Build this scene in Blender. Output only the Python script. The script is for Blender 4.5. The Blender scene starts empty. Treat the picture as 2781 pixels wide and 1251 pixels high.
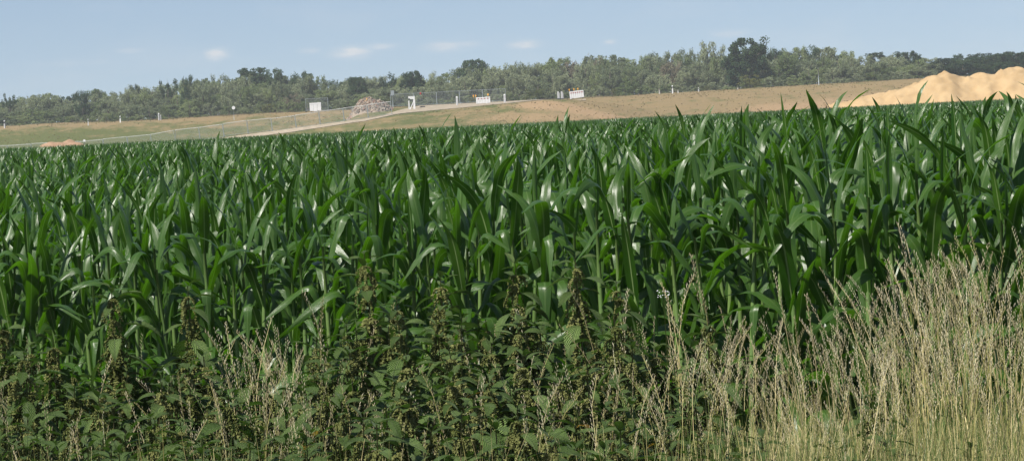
import bpy, math, random
import numpy as np
from mathutils import Matrix, Vector, Euler

# ------------------------------------------------------------------ camera
PW, PH, F = 2781.0, 1251.0, 8040.0          # photograph size and focal length in its pixels
CAM_H, PITCH, ROLL = 2.0, math.radians(-2.11), math.radians(-2.68)
scn = bpy.context.scene
C = scn.collection
cam_d = bpy.data.cameras.new('camera')
cam = bpy.data.objects.new('camera', cam_d)
C.objects.link(cam)
cam_d.sensor_width = 36.0
cam_d.lens = F / PW * 36.0
cam_d.clip_start, cam_d.clip_end = 0.1, 30000.0
CM = Matrix.Translation((0, 0, CAM_H)) @ Matrix.Rotation(math.pi / 2 + PITCH, 4, 'X') @ Matrix.Rotation(ROLL, 4, 'Z')
cam.matrix_world = CM
scn.camera = cam
R3 = np.array(CM.to_3x3())

def ray(px, py):                             # photo pixel -> world direction with y = 1
    d = R3 @ np.array([(px - PW / 2) / F, -(py - PH / 2) / F, -1.0])
    return d / d[1]
def at(px, py, Y):                           # point on the ray at distance Y
    d = ray(px, py)
    return d[0] * Y, Y, CAM_H + d[2] * Y
S = PW / 2576.0                              # coordinates noted on the 2576-wide view

# ------------------------------------------------------------------ world and sun
SUN_AZ, SUN_EL = math.radians(-130), math.radians(50)     # clockwise from +Y
w = bpy.data.worlds.new('World'); scn.world = w; w.use_nodes = True
nt = w.node_tree; nt.nodes.clear()
def N(t, typ, **kw):
    n = t.nodes.new(typ)
    for k, v in kw.items():
        if k.startswith('i_'):
            n.inputs[int(k[2:]) if k[2:].isdigit() else k[2:].replace('_', ' ')].default_value = v
        else:
            setattr(n, k, v)
    return n
def Lk(t, a, b): t.links.new(a, b)
def M(t, op, a, b=None, c=None):
    n = t.nodes.new('ShaderNodeMath'); n.operation = op
    for i, v in enumerate((a, b, c)):
        if v is None: continue
        if isinstance(v, (int, float)): n.inputs[i].default_value = v
        else: t.links.new(v, n.inputs[i])
    return n.outputs[0]
sky = N(nt, 'ShaderNodeTexSky', sky_type='NISHITA', sun_disc=False)
sky.sun_elevation, sky.sun_rotation = SUN_EL, SUN_AZ
sky.altitude, sky.air_density, sky.dust_density, sky.ozone_density = 0, 1.0, 0.4, 2.0
tc = N(nt, 'ShaderNodeTexCoord')
lift = N(nt, 'ShaderNodeVectorMath', operation='ADD'); lift.inputs[1].default_value = (0, 0, 0.10); Lk(nt, tc.outputs['Generated'], lift.inputs[0])
nrm = N(nt, 'ShaderNodeVectorMath', operation='NORMALIZE'); Lk(nt, lift.outputs[0], nrm.inputs[0]); Lk(nt, nrm.outputs[0], sky.inputs[0])
sep = N(nt, 'ShaderNodeSeparateXYZ'); Lk(nt, tc.outputs['Generated'], sep.inputs[0])
az = M(nt, 'ARCTAN2', sep.outputs[0], sep.outputs[1]); el = M(nt, 'ARCSINE', sep.outputs[2])
cmb = N(nt, 'ShaderNodeCombineXYZ'); Lk(nt, M(nt, 'MULTIPLY', az, 60.0), cmb.inputs[0]); Lk(nt, M(nt, 'MULTIPLY', el, 190.0), cmb.inputs[1])
nz = N(nt, 'ShaderNodeTexNoise', i_Scale=2.2, i_Detail=6.0, i_Roughness=0.6); Lk(nt, cmb.outputs[0], nz.inputs['Vector'])
nzv = M(nt, 'SUBTRACT', nz.outputs['Fac'], 0.5)
tot = None
for (cx, cy, wx, wy, amp) in [(545, 138, 26, 14, .8), (885, 132, 42, 13, .8), (950, 118, 40, 7, .45), (780, 128, 22, 6, .45),
                              (1120, 118, 46, 11, .5), (1170, 112, 40, 7, .35), (1318, 113, 34, 9, .75), (1535, 106, 14, 5, .5),
                              (1840, 85, 44, 9, .32), (330, 128, 40, 7, .25), (200, 160, 120, 10, .14)]:
    d = ray(cx * S, cy * S); a0 = math.atan2(d[0], 1); e0 = math.atan2(d[2], math.hypot(d[0], 1))
    dx = M(nt, 'DIVIDE', M(nt, 'SUBTRACT', az, a0), wx * S / F)
    dy = M(nt, 'DIVIDE', M(nt, 'SUBTRACT', el, e0), wy * S / F)
    r2 = M(nt, 'ADD', M(nt, 'MULTIPLY', dx, dx), M(nt, 'MULTIPLY', dy, dy))
    r2 = M(nt, 'ADD', r2, M(nt, 'MULTIPLY', nzv, -3.6))
    g = M(nt, 'MULTIPLY', M(nt, 'EXPONENT', M(nt, 'MULTIPLY', M(nt, 'MAXIMUM', r2, 0.0), -1.0)), amp)
    tot = g if tot is None else M(nt, 'MAXIMUM', tot, g)
# thin veils of cloud all round the sky
nz2 = N(nt, 'ShaderNodeTexNoise', i_Scale=0.35, i_Detail=4.0); Lk(nt, cmb.outputs[0], nz2.inputs['Vector'])
veil = M(nt, 'MULTIPLY', M(nt, 'MAXIMUM', M(nt, 'SUBTRACT', nz2.outputs['Fac'], 0.5), 0.0), 0.55)
tot = M(nt, 'MAXIMUM', tot, veil)
tint = N(nt, 'ShaderNodeMix', data_type='RGBA', blend_type='MULTIPLY'); tint.inputs[0].default_value = 1.0
Lk(nt, sky.outputs[0], tint.inputs[6]); tint.inputs[7].default_value = (0.97, 0.885, 0.865, 1)
mixc = N(nt, 'ShaderNodeMix', data_type='RGBA'); Lk(nt, tot, mixc.inputs[0]); Lk(nt, tint.outputs[2], mixc.inputs[6])
mixc.inputs[7].default_value = (5.6, 5.7, 5.9, 1)
bg = N(nt, 'ShaderNodeBackground'); bg.inputs[1].default_value = 0.08
Lk(nt, mixc.outputs[2], bg.inputs[0])
wo = N(nt, 'ShaderNodeOutputWorld'); Lk(nt, bg.outputs[0], wo.inputs[0])

sun_d = bpy.data.lights.new('sun', 'SUN'); sun_d.energy = 5.0; sun_d.angle = math.radians(0.53); sun_d.color = (1.0, 0.95, 0.87)
sun = bpy.data.objects.new('sun', sun_d); C.objects.link(sun)
sv = Vector((math.sin(SUN_AZ) * math.cos(SUN_EL), math.cos(SUN_AZ) * math.cos(SUN_EL), math.sin(SUN_EL)))
sun.rotation_euler = sv.to_track_quat('Z', 'Y').to_euler(); sun.location = (0, 0, 60)
scn.view_settings.view_transform = 'Standard'; scn.view_settings.look = 'None'
scn.view_settings.exposure = 0.74; scn.view_settings.gamma = 1.0
scn.render.engine = 'CYCLES'
scn.cycles.max_bounces = 6; scn.cycles.diffuse_bounces = 2; scn.cycles.glossy_bounces = 2
scn.cycles.transmission_bounces = 4; scn.cycles.transparent_max_bounces = 8; scn.cycles.volume_bounces = 1
scn.cycles.use_denoising = True
rnd = random.Random(7)
rs = np.random.RandomState(11)

# ------------------------------------------------------------------ helpers
def mesh(name, V, Fc, mats, uv=None, smooth=True, fm=None):
    me = bpy.data.meshes.new(name)
    me.from_pydata([tuple(v) for v in V], [], Fc)
    for m in (mats if isinstance(mats, (list, tuple)) else [mats]): me.materials.append(m)
    if uv is not None:
        l = me.uv_layers.new(name='UVMap')
        vi = np.empty(len(me.loops), dtype=np.int32); me.loops.foreach_get('vertex_index', vi)
        l.data.foreach_set('uv', np.asarray(uv, dtype=np.float32)[vi].ravel())
    if smooth: me.polygons.foreach_set('use_smooth', np.ones(len(me.polygons), dtype=bool))
    if fm is not None: me.polygons.foreach_set('material_index', np.asarray(fm, dtype=np.int32))
    me.update()
    return me
def fattr(me, name, vals):
    a = me.attributes.new(name, 'FLOAT', 'POINT'); a.data.foreach_set('value', np.asarray(vals, dtype=np.float32))
def link(name, me, parent=None, loc=(0, 0, 0), rot=(0, 0, 0), scl=(1, 1, 1)):
    o = bpy.data.objects.new(name, me); C.objects.link(o)
    o.location = loc; o.rotation_euler = rot; o.scale = scl
    if parent is not None: o.parent = parent
    return o
def tag(o, label=None, cat=None, group=None, kind=None):
    if label: o['label'] = label
    if cat: o['category'] = cat
    if group: o['group'] = group
    if kind: o['kind'] = kind
    return o
def thing(name, label, cat, loc=(0, 0, 0), rz=0.0, group=None, scl=(1, 1, 1)):
    o = bpy.data.objects.new(name, None); C.objects.link(o); o.empty_display_size = 0.1
    o.location = loc; o.rotation_euler = (0, 0, rz); o.scale = scl
    return tag(o, label, cat, group)
class MB:
    """collects pieces for one mesh"""
    def __init__(s): s.V, s.F, s.U, s.M = [], [], [], []
    def add(s, V, Fc, U=None, m=0):
        o = len(s.V); s.V.extend([tuple(v) for v in V]); s.F.extend([tuple(i + o for i in f) for f in Fc])
        s.U.extend(U if U is not None else [(0.5, 0.5)] * len(V)); s.M.extend([m] * len(Fc))
    def box(s, x0, x1, y0, y1, z0, z1, m=0):
        s.add([(x0, y0, z0), (x1, y0, z0), (x1, y1, z0), (x0, y1, z0), (x0, y0, z1), (x1, y0, z1), (x1, y1, z1), (x0, y1, z1)],
              [(3, 2, 1, 0), (4, 5, 6, 7), (0, 1, 5, 4), (1, 2, 6, 5), (2, 3, 7, 6), (3, 0, 4, 7)], m=m)
    def tube(s, pts, rad, n=6, m=0):
        pts = [np.array(p, float) for p in pts]; rads = rad if isinstance(rad, (list, tuple)) else [rad] * len(pts)
        V = []
        for i, p in enumerate(pts):
            d = pts[min(i + 1, len(pts) - 1)] - pts[max(i - 1, 0)]; d = d / (np.linalg.norm(d) + 1e-9)
            a = np.cross(d, (0.31, 0.95, 0.05)); a /= np.linalg.norm(a) + 1e-9; b = np.cross(d, a)
            for k in range(n):
                t = 2 * math.pi * k / n; V.append(p + rads[i] * (math.cos(t) * a + math.sin(t) * b))
        Fc = [(i * n + k, i * n + (k + 1) % n, (i + 1) * n + (k + 1) % n, (i + 1) * n + k) for i in range(len(pts) - 1) for k in range(n)]
        Fc += [tuple(range(n)), tuple((len(pts) - 1) * n + k for k in range(n - 1, -1, -1))]
        s.add(V, Fc, m=m)
    def mesh(s, name, mats, smooth=False): return mesh(name, s.V, s.F, mats, s.U, smooth, s.M)

def vnoise(X, Y, seed=0):                    # lattice value noise, -1..1
    X = np.asarray(X, float); Y = np.asarray(Y, float)
    xi = np.floor(X).astype(np.int64); yi = np.floor(Y).astype(np.int64); fx = X - xi; fy = Y - yi
    fx = fx * fx * (3 - 2 * fx); fy = fy * fy * (3 - 2 * fy)
    def h(a, b):
        n = (a * 374761393 + b * 668265263 + seed * 982451653) & 0x7fffffff
        n = ((n ^ (n >> 13)) * 1274126177) & 0x7fffffff
        return ((n ^ (n >> 16)) & 0xffff) / 32767.5 - 1
    return (h(xi, yi) * (1 - fx) + h(xi + 1, yi) * fx) * (1 - fy) + (h(xi, yi + 1) * (1 - fx) + h(xi + 1, yi + 1) * fx) * fy
def sst(a, b, x):
    t = np.clip((np.asarray(x, float) - a) / (b - a), 0, 1); return t * t * (3 - 2 * t)

# ------------------------------------------------------------------ materials
KC = 0.82                                    # all base colours share this factor, set together with the exposure
def kc(c): return tuple(v * KC for v in c) if c else c
def newmat(name):
    m = bpy.data.materials.new(name); m.use_nodes = True; t = m.node_tree; t.nodes.clear()
    return m, t, N(t, 'ShaderNodeOutputMaterial')
def solid(name, c1, c2=None, scale=8.0, rough=0.7, spec=0.3, bump=0.0, metal=0.0, detail=4.0, coord='Object'):
    c1, c2 = kc(c1), kc(c2)
    m, t, out = newmat(name)
    p = N(t, 'ShaderNodeBsdfPrincipled'); p.inputs['Roughness'].default_value = rough
    p.inputs['Specular IOR Level'].default_value = spec; p.inputs['Metallic'].default_value = metal
    tcn = N(t, 'ShaderNodeTexCoord'); nzn = N(t, 'ShaderNodeTexNoise', i_Scale=scale, i_Detail=detail)
    Lk(t, tcn.outputs[coord], nzn.inputs['Vector'])
    cr = N(t, 'ShaderNodeValToRGB'); cr.color_ramp.elements[0].position = 0.3; cr.color_ramp.elements[1].position = 0.7
    cr.color_ramp.elements[0].color = (*c1, 1); cr.color_ramp.elements[1].color = (*(c2 or [x * 0.8 for x in c1]), 1)
    Lk(t, nzn.outputs['Fac'], cr.inputs[0]); Lk(t, cr.outputs[0], p.inputs['Base Color'])
    if bump:
        b = N(t, 'ShaderNodeBump', i_Strength=bump, i_Distance=0.02); Lk(t, nzn.outputs['Fac'], b.inputs['Height']); Lk(t, b.outputs[0], p.inputs['Normal'])
    Lk(t, p.outputs[0], out.inputs[0]); return m
def foliage(name, dark, light, rough=0.45, spec=0.4, transl=0.3, tcol=None, midrib=None, veins=0.0, nscale=3.0, coord='Object', var=0.25, vein2=0.0, back=None):
    dark, light, tcol, midrib, back = kc(dark), kc(light), kc(tcol), kc(midrib), kc(back)
    m, t, out = newmat(name)
    p = N(t, 'ShaderNodeBsdfPrincipled'); p.inputs['Roughness'].default_value = rough; p.inputs['Specular IOR Level'].default_value = spec
    oi = N(t, 'ShaderNodeObjectInfo'); tcn = N(t, 'ShaderNodeTexCoord')
    nzn = N(t, 'ShaderNodeTexNoise', i_Scale=nscale, i_Detail=3.0); Lk(t, tcn.outputs[coord], nzn.inputs['Vector'])
    f = M(t, 'ADD', M(t, 'MULTIPLY', nzn.outputs['Fac'], 0.9), M(t, 'MULTIPLY', M(t, 'SUBTRACT', oi.outputs['Random'], 0.5), var * 2))
    cr = N(t, 'ShaderNodeValToRGB'); cr.color_ramp.elements[0].position = 0.2; cr.color_ramp.elements[1].position = 0.75
    cr.color_ramp.elements[0].color = (*dark, 1); cr.color_ramp.elements[1].color = (*light, 1); Lk(t, f, cr.inputs[0])
    col = cr.outputs[0]
    if midrib or veins or vein2:
        su = N(t, 'ShaderNodeSeparateXYZ'); Lk(t, tcn.outputs['UV'], su.inputs[0])
        d = M(t, 'ABSOLUTE', M(t, 'SUBTRACT', su.outputs[0], 0.5))
    if midrib:
        mr = N(t, 'ShaderNodeMapRange'); mr.inputs[1].default_value = 0.035; mr.inputs[2].default_value = 0.06
        mr.inputs[3].default_value = 1.0; mr.inputs[4].default_value = 0.0; Lk(t, d, mr.inputs[0])
        mx = N(t, 'ShaderNodeMix', data_type='RGBA'); Lk(t, M(t, 'MULTIPLY', mr.outputs[0], 0.8), mx.inputs[0]); Lk(t, col, mx.inputs[6]); mx.inputs[7].default_value = (*midrib, 1)
        col = mx.outputs[2]
    if back:
        ge = N(t, 'ShaderNodeNewGeometry'); mb = N(t, 'ShaderNodeMix', data_type='RGBA'); Lk(t, M(t, 'MULTIPLY', ge.outputs['Backfacing'], 0.75), mb.inputs[0])
        Lk(t, col, mb.inputs[6]); mb.inputs[7].default_value = (*back, 1); col = mb.outputs[2]
    Lk(t, col, p.inputs['Base Color'])
    if veins:
        sn = M(t, 'SINE', M(t, 'MULTIPLY', su.outputs[0], 130.0))
        b = N(t, 'ShaderNodeBump', i_Strength=veins, i_Distance=0.002); Lk(t, sn, b.inputs['Height']); Lk(t, b.outputs[0], p.inputs['Normal'])
    if vein2:                                 # slanting side veins of a nettle leaf
        sn = M(t, 'SINE', M(t, 'MULTIPLY', M(t, 'SUBTRACT', su.outputs[1], M(t, 'MULTIPLY', d, 0.9)), 55.0))
        b = N(t, 'ShaderNodeBump', i_Strength=vein2, i_Distance=0.003); Lk(t, sn, b.inputs['Height']); Lk(t, b.outputs[0], p.inputs['Normal'])
    tr = N(t, 'ShaderNodeBsdfTranslucent')
    if tcol: tr.inputs[0].default_value = (*tcol, 1)
    else: Lk(t, col, tr.inputs[0])
    mxs = N(t, 'ShaderNodeMixShader'); mxs.inputs[0].default_value = transl
    Lk(t, p.outputs[0], mxs.inputs[1]); Lk(t, tr.outputs[0], mxs.inputs[2]); Lk(t, mxs.outputs[0], out.inputs[0]); return m

MAT = {}
MAT['corn'] = foliage('maize_leaf', (0.014, 0.057, 0.003), (0.050, 0.124, 0.012), rough=0.30, spec=0.42, transl=0.30, tcol=(0.105, 0.30, 0.006), midrib=(0.26, 0.36, 0.14), veins=0.25, nscale=2.5, back=(0.053, 0.114, 0.020))
MAT['stalk'] = foliage('maize_stalk', (0.09, 0.16, 0.04), (0.14, 0.22, 0.06), rough=0.45, transl=0.0)
MAT['nettle'] = foliage('nettle_leaf', (0.100, 0.175, 0.042), (0.195, 0.290, 0.088), rough=0.5, spec=0.25, transl=0.22, tcol=(0.08, 0.18, 0.02), vein2=0.9, nscale=14, midrib=(0.11, 0.16, 0.06))
MAT['nettle_yellow'] = foliage('yellowed_nettle_leaf', (0.42, 0.25, 0.03), (0.50, 0.40, 0.06), rough=0.6, spec=0.2, transl=0.25, vein2=0.8, nscale=14)
MAT['nettle_stem'] = foliage('nettle_stem', (0.10, 0.11, 0.04), (0.17, 0.16, 0.07), rough=0.6, transl=0.0, nscale=6)
MAT['nettle_seed'] = foliage('nettle_seed', (0.105, 0.125, 0.034), (0.215, 0.225, 0.080), rough=0.8, spec=0.1, transl=0.12, nscale=30)
MAT['straw'] = foliage('dry_grass_head', (0.50, 0.43, 0.25), (0.82, 0.75, 0.52), rough=0.7, spec=0.2, transl=0.2, nscale=9, var=0.4)
MAT['straw_stem'] = foliage('dry_grass_stem', (0.30, 0.28, 0.09), (0.60, 0.51, 0.26), rough=0.5, spec=0.3, transl=0.1, nscale=3, var=0.4)
MAT['grass'] = foliage('green_grass', (0.060, 0.115, 0.022), (0.165, 0.215, 0.058), rough=0.5, spec=0.3, transl=0.3, nscale=3, var=0.4)
MAT['white'] = solid('white_plastic', (0.80, 0.80, 0.80), (0.66, 0.66, 0.66), 3, 0.5)
MAT['black'] = solid('black_band', (0.02, 0.02, 0.02), (0.04, 0.04, 0.04), 5, 0.6)
MAT['red'] = solid('red_reflector', (0.45, 0.03, 0.03), (0.35, 0.03, 0.03), 5, 0.4)
MAT['amber'] = solid('amber_lamp', (0.85, 0.42, 0.03), (0.75, 0.34, 0.02), 5, 0.3, 0.5)
MAT['zinc'] = solid('galvanised_steel', (0.36, 0.40, 0.41), (0.26, 0.30, 0.31), 6, 0.45, 0.5, metal=0.3)
MAT['rail'] = solid('mottled_white_rail', (0.74, 0.74, 0.72), (0.42, 0.44, 0.44), 1.5, 0.5)  # near-white broken up by grey mottling
MAT['rubber'] = solid('black_rubber', (0.025, 0.025, 0.028), (0.05, 0.05, 0.05), 5, 0.8)
MAT['wood'] = solid('grey_wood', (0.30, 0.28, 0.25), (0.42, 0.40, 0.36), 4, 0.9)
MAT['bark'] = solid('bark', (0.10, 0.085, 0.065), (0.19, 0.165, 0.13), 3, 0.9, 0.1)

# ------------------------------------------------------------------ the ground
def front_y(X): return np.clip(15.6 - 0.50 * np.asarray(X, float), 12.5, 20)       # near edge of the maize
def far_y(X): return np.clip(300 + 0.95 * np.asarray(X, float), 205, 345)            # far edge of the maize
ZR_X = [-110, -73, -58.7, -43, -31, -14.6, 6.6, 200]; ZR_Z = [-.35, -.25, .30, 1.3, 2.3, 3.8, 4.85, 4.85]
def zg(X, Y):
    X = np.asarray(X, float); Y = np.asarray(Y, float)
    fy = front_y(X)
    z = 0.35 * (1 - sst(fy - 2.0, fy - 0.6, Y)) + 0.03 * vnoise(X * 1.3, Y * 1.3, 3) * (Y < 25)
    z = z + 0.12 * sst(0, 70, X) * sst(90, 300, Y) - 0.12 * sst(0, -70, X) * sst(60, 260, Y)
    top = np.interp(X, [-120, -75, 0, 30, 60, 120], [4.75, 4.8, 4.95, 5.10, 5.40, 5.7])
    k = sst(4, 15, X)
    toe = 433 * (1 - k) + 398 * k; crest = 456 * (1 - k) + 447 * k
    top = top + 0.5 * sst(463, 505, Y) * (Y < 700)
    E = top * sst(toe - (crest - toe) * .12, crest + (crest - toe) * .12, Y)
    zr = np.interp(X, ZR_X, ZR_Z); wgt = sst(-31, -21, X)
    fr = np.maximum(0, 421 - Y); bk = np.maximum(0, Y - 429)
    Rm = zr - 0.16 * fr * (1 + 1.2 * (1 - wgt)) + np.where(bk > 0, -0.5 * bk * (1 - wgt) + wgt * (top - zr) * np.clip(bk / 17, 0, 1), 0)
    far = np.maximum(E, Rm - 7 * sst(5, 45, X))
    z = np.maximum(z, np.where(Y > 330, far, -5))
    tk = (1 - sst(3, 6, np.abs(Y - 421))) * (1 - sst(8, 14, X)) + sst(-30, -22, X) * (1 - sst(8, 14, X)) * sst(418, 422, Y)
    m = (1 - .9 * np.clip(tk, 0, 1)) * sst(330, 400, Y) * (1 - sst(600, 700, Y))
    return z + m * (0.10 * vnoise(X * .35, Y * .35, 5) + 0.07 * vnoise(X * 1.1, Y * .9, 9) + 0.22 * vnoise(X * .07, Y * .08, 8))
def hit(px, py, y0=346.0, y1=470.0):         # where a pixel's ray meets the ground beyond the maize
    d = ray(px, py); Ys = np.arange(y0, y1, 0.5); zs = zg(d[0] * Ys, Ys)
    below = np.nonzero(CAM_H + d[2] * Ys <= zs)[0]
    Y = Ys[below[0]] if len(below) else 459.0
    return float(d[0] * Y), float(Y), float(zg(d[0] * Y, Y))

def seg_d(X, Y, pts):
    D = np.full(X.shape, 1e9)
    for (a, b) in zip(pts[:-1], pts[1:]):
        ax, ay = a[:2]; bx, by = b[:2]; t = np.clip(((X - ax) * (bx - ax) + (Y - ay) * (by - ay)) / ((bx - ax) ** 2 + (by - ay) ** 2), 0, 1)
        D = np.minimum(D, np.hypot(X - ax - t * (bx - ax), Y - ay - t * (by - ay)))
    return D
gx = np.unique(np.concatenate([-np.geomspace(130, 6000, 12), np.arange(-125, -8, 1.0), np.arange(-8, 8, 0.4), np.arange(8, 126, 1.0), np.geomspace(130, 6000, 12)]).round(3))
gy = np.unique(np.concatenate([[-600, -100, -20, -5, 0], np.arange(3, 18, 0.4), np.arange(18, 340, 7), np.arange(340, 480, 1.0), np.arange(482, 600, 8), np.geomspace(620, 12000, 12)]).round(3))
GX, GY = np.meshgrid(gx, gy); GZ = zg(GX, GY); nx, ny = len(gx), len(gy)
idx = np.arange(nx * ny).reshape(ny, nx)
quads = np.stack([idx[:-1, :-1], idx[:-1, 1:], idx[1:, 1:], idx[1:, :-1]], -1).reshape(-1, 4)

def ground_mat():
    m, t, out = newmat('dry_embankment_grass')
    p = N(t, 'ShaderNodeBsdfPrincipled', i_Roughness=0.95); p.inputs['Specular IOR Level'].default_value = 0.1
    tcn = N(t, 'ShaderNodeTexCoord')
    mp = N(t, 'ShaderNodeMapping'); mp.inputs['Scale'].default_value = (0.25, 0.14, 1.2); Lk(t, tcn.outputs['Object'], mp.inputs[0])
    n1 = N(t, 'ShaderNodeTexNoise', i_Scale=1.0, i_Detail=8.0, i_Roughness=0.72); Lk(t, mp.outputs[0], n1.inputs['Vector'])
    n2 = N(t, 'ShaderNodeTexNoise', i_Scale=2.6, i_Detail=5.0, i_Roughness=0.7); Lk(t, tcn.outputs['Object'], n2.inputs['Vector'])
    def at_(nm): a = N(t, 'ShaderNodeAttribute', attribute_name=nm); return a.outputs['Fac']
    def mix(f, a, b):
        x = N(t, 'ShaderNodeMix', data_type='RGBA')
        for v, s in ((f, x.inputs[0]), (a, x.inputs[6]), (b, x.inputs[7])):
            if isinstance(v, tuple): s.default_value = (*kc(v), 1)
            else: Lk(t, v, s)
        return x.outputs[2]
    f = M(t, 'ADD', at_('dry'), M(t, 'MULTIPLY', M(t, 'SUBTRACT', n1.outputs['Fac'], 0.5), 3.0))
    r = N(t, 'ShaderNodeMapRange'); r.inputs[1].default_value = 0.25; r.inputs[2].default_value = 0.75; Lk(t, f, r.inputs[0])
    dryc = mix(n2.outputs['Fac'], (0.15, 0.112, 0.052), (0.34, 0.25, 0.13)); grn = mix(n2.outputs['Fac'], (0.060, 0.080, 0.022), (0.14, 0.145, 0.05))
    c = mix(r.outputs[0], grn, dryc)
    f2 = M(t, 'ADD', at_('sand'), M(t, 'MULTIPLY', M(t, 'SUBTRACT', n2.outputs['Fac'], 0.5), 0.9))
    r2 = N(t, 'ShaderNodeMapRange'); r2.inputs[1].default_value = 0.35; r2.inputs[2].default_value = 0.7; Lk(t, f2, r2.inputs[0])
    c = mix(r2.outputs[0], c, mix(n2.outputs['Fac'], (0.26, 0.175, 0.095), (0.38, 0.265, 0.15)))
    c = mix(at_('soil'), c, mix(n2.outputs['Fac'], (0.05, 0.038, 0.025), (0.09, 0.07, 0.045)))
    Lk(t, c, p.inputs['Base Color'])
    b = N(t, 'ShaderNodeBump', i_Strength=0.7, i_Distance=0.25); Lk(t, n2.outputs['Fac'], b.inputs['Height']); Lk(t, b.outputs[0], p.inputs['Normal'])
    Lk(t, p.outputs[0], out.inputs[0]); return m
sandpath = [hit(1345 * S, 262 * S), hit(1430 * S, 272 * S), hit(1500 * S, 288 * S), hit(1560 * S, 300 * S)]
sandpath2 = [hit(1240 * S, 300 * S), hit(1330 * S, 299 * S), hit(1420 * S, 296 * S)]
sandtail = [hit(1960 * S, 275 * S), hit(2100 * S, 262 * S), hit(2300 * S, 240 * S)]
sand = np.maximum.reduce([.85 * (1 - sst(0.5, 6.0, seg_d(GX, GY, sandpath))), .55 * (1 - sst(1.0, 10, seg_d(GX, GY, sandpath2))), .7 * (1 - sst(2, 13, seg_d(GX, GY, sandtail)))])
dry = 0.45 + 0.42 * sst(-10, 25, GX) + 0.35 * sst(440, 458, GY) * (GX < 10) - 0.55 * (1 - sst(-70, -25, GX)) * (1 - sst(444, 456, GY)) - 0.2 * ((GY > 462)) + .15 * (1 - sst(345, 415, GY)) * (GX > -35)
soil = np.where((GY < far_y(GX) + 1) & (GY > 5), 1.0, .75 * sst(463, 470, GY))
gme = mesh('ground', np.stack([GX, GY, GZ], -1).reshape(-1, 3), [tuple(int(i) for i in q) for q in quads], ground_mat())
fattr(gme, 'sand', sand.ravel()); fattr(gme, 'dry', dry.ravel()); fattr(gme, 'soil', soil.ravel())
tag(link('ground', gme), 'ground under the maize field rising to a dry grassy embankment', kind='structure')

# gravel track climbing the embankment
MAT['gravel'] = solid('pale_gravel', (0.28, 0.235, 0.17), (0.38, 0.32, 0.24), 1.5, 0.95, 0.1, bump=0.4)
tx = np.arange(-72, 13, 1.0); V, Fc = [], []
for i, x in enumerate(tx):
    lo = np.interp(x, [-72, -28, -20, 0, 12], [419.9, 419.6, 418.6, 429, 443]); hi = np.interp(x, [-72, -21, -13, 12], [421.3, 421.6, 446, 447.5])
    for j in range(13):
        y = lo + (hi - lo) * j / 12
        V.append((x, y, float(zg(x, y)) + 0.07))
Fc = [(i * 13 + j, (i + 1) * 13 + j, (i + 1) * 13 + j + 1, i * 13 + j + 1) for i in range(len(tx) - 1) for j in range(12)]
tag(link('gravel_track', mesh('gravel_track', V, Fc, MAT['gravel'])), 'pale gravel track climbing the embankment', kind='structure')

# ------------------------------------------------------------------ scatter helper for what nobody could count
def proto_collection(name, meshes):
    col = bpy.data.collections.new(name)
    for i, me in enumerate(meshes):
        o = bpy.data.objects.new('%s_%02d' % (name, i), me); col.objects.link(o)
    return col
def scatter(name, pos, rot, scl, ids, col, label):
    me = bpy.data.meshes.new(name); me.from_pydata([tuple(p) for p in pos], [], [])
    for nm, typ, arr in (('rot', 'FLOAT_VECTOR', rot), ('scl', 'FLOAT_VECTOR', scl)):
        a = me.attributes.new(nm, typ, 'POINT'); a.data.foreach_set('vector', np.asarray(arr, dtype=np.float32).ravel())
    a = me.attributes.new('pick', 'INT', 'POINT'); a.data.foreach_set('value', np.asarray(ids, dtype=np.int32))
    o = link(name, me); tag(o, label, kind='stuff')
    t = bpy.data.node_groups.new(name, 'GeometryNodeTree')
    t.interface.new_socket('Geometry', in_out='INPUT', socket_type='NodeSocketGeometry'); t.interface.new_socket('Geometry', in_out='OUTPUT', socket_type='NodeSocketGeometry')
    gi = t.nodes.new('NodeGroupInput'); go = t.nodes.new('NodeGroupOutput'); iop = t.nodes.new('GeometryNodeInstanceOnPoints')
    ci = t.nodes.new('GeometryNodeCollectionInfo'); ci.inputs['Collection'].default_value = col; ci.inputs['Separate Children'].default_value = True; ci.inputs['Reset Children'].default_value = True
    def na(nm, dt):
        n = t.nodes.new('GeometryNodeInputNamedAttribute'); n.data_type = dt; n.inputs['Name'].default_value = nm; return n.outputs['Attribute']
    e2r = t.nodes.new('FunctionNodeEulerToRotation')
    t.links.new(na('rot', 'FLOAT_VECTOR'), e2r.inputs[0]); t.links.new(e2r.outputs[0], iop.inputs['Rotation'])
    t.links.new(na('scl', 'FLOAT_VECTOR'), iop.inputs['Scale']); t.links.new(na('pick', 'INT'), iop.inputs['Instance Index'])
    iop.inputs['Pick Instance'].default_value = True
    t.links.new(gi.outputs[0], iop.inputs['Points']); t.links.new(ci.outputs[0], iop.inputs['Instance']); t.links.new(iop.outputs[0], go.inputs[0])
    md = o.modifiers.new('scatter', 'NODES'); md.node_group = t
    return o

ORD = ['first', 'second', 'third', 'fourth', 'fifth', 'sixth', 'seventh', 'eighth', 'ninth', 'tenth', 'eleventh', 'twelfth', 'thirteenth', 'fourteenth', 'fifteenth', 'sixteenth', 'seventeenth', 'eighteenth', 'nineteenth']
def ordinal(n):                              # 1-based
    if n == 100: return 'hundredth'
    if n > 100: return 'hundred-and-' + ordinal(n - 100)
    if n < 20: return ORD[n - 1]
    tens = ['', '', 'twenty', 'thirty', 'forty', 'fifty', 'sixty', 'seventy', 'eighty', 'ninety'][n // 10]
    if n % 10 == 0: return tens[:-1] + 'ieth'
    return tens + '-' + ORD[n % 10 - 1]

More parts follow.
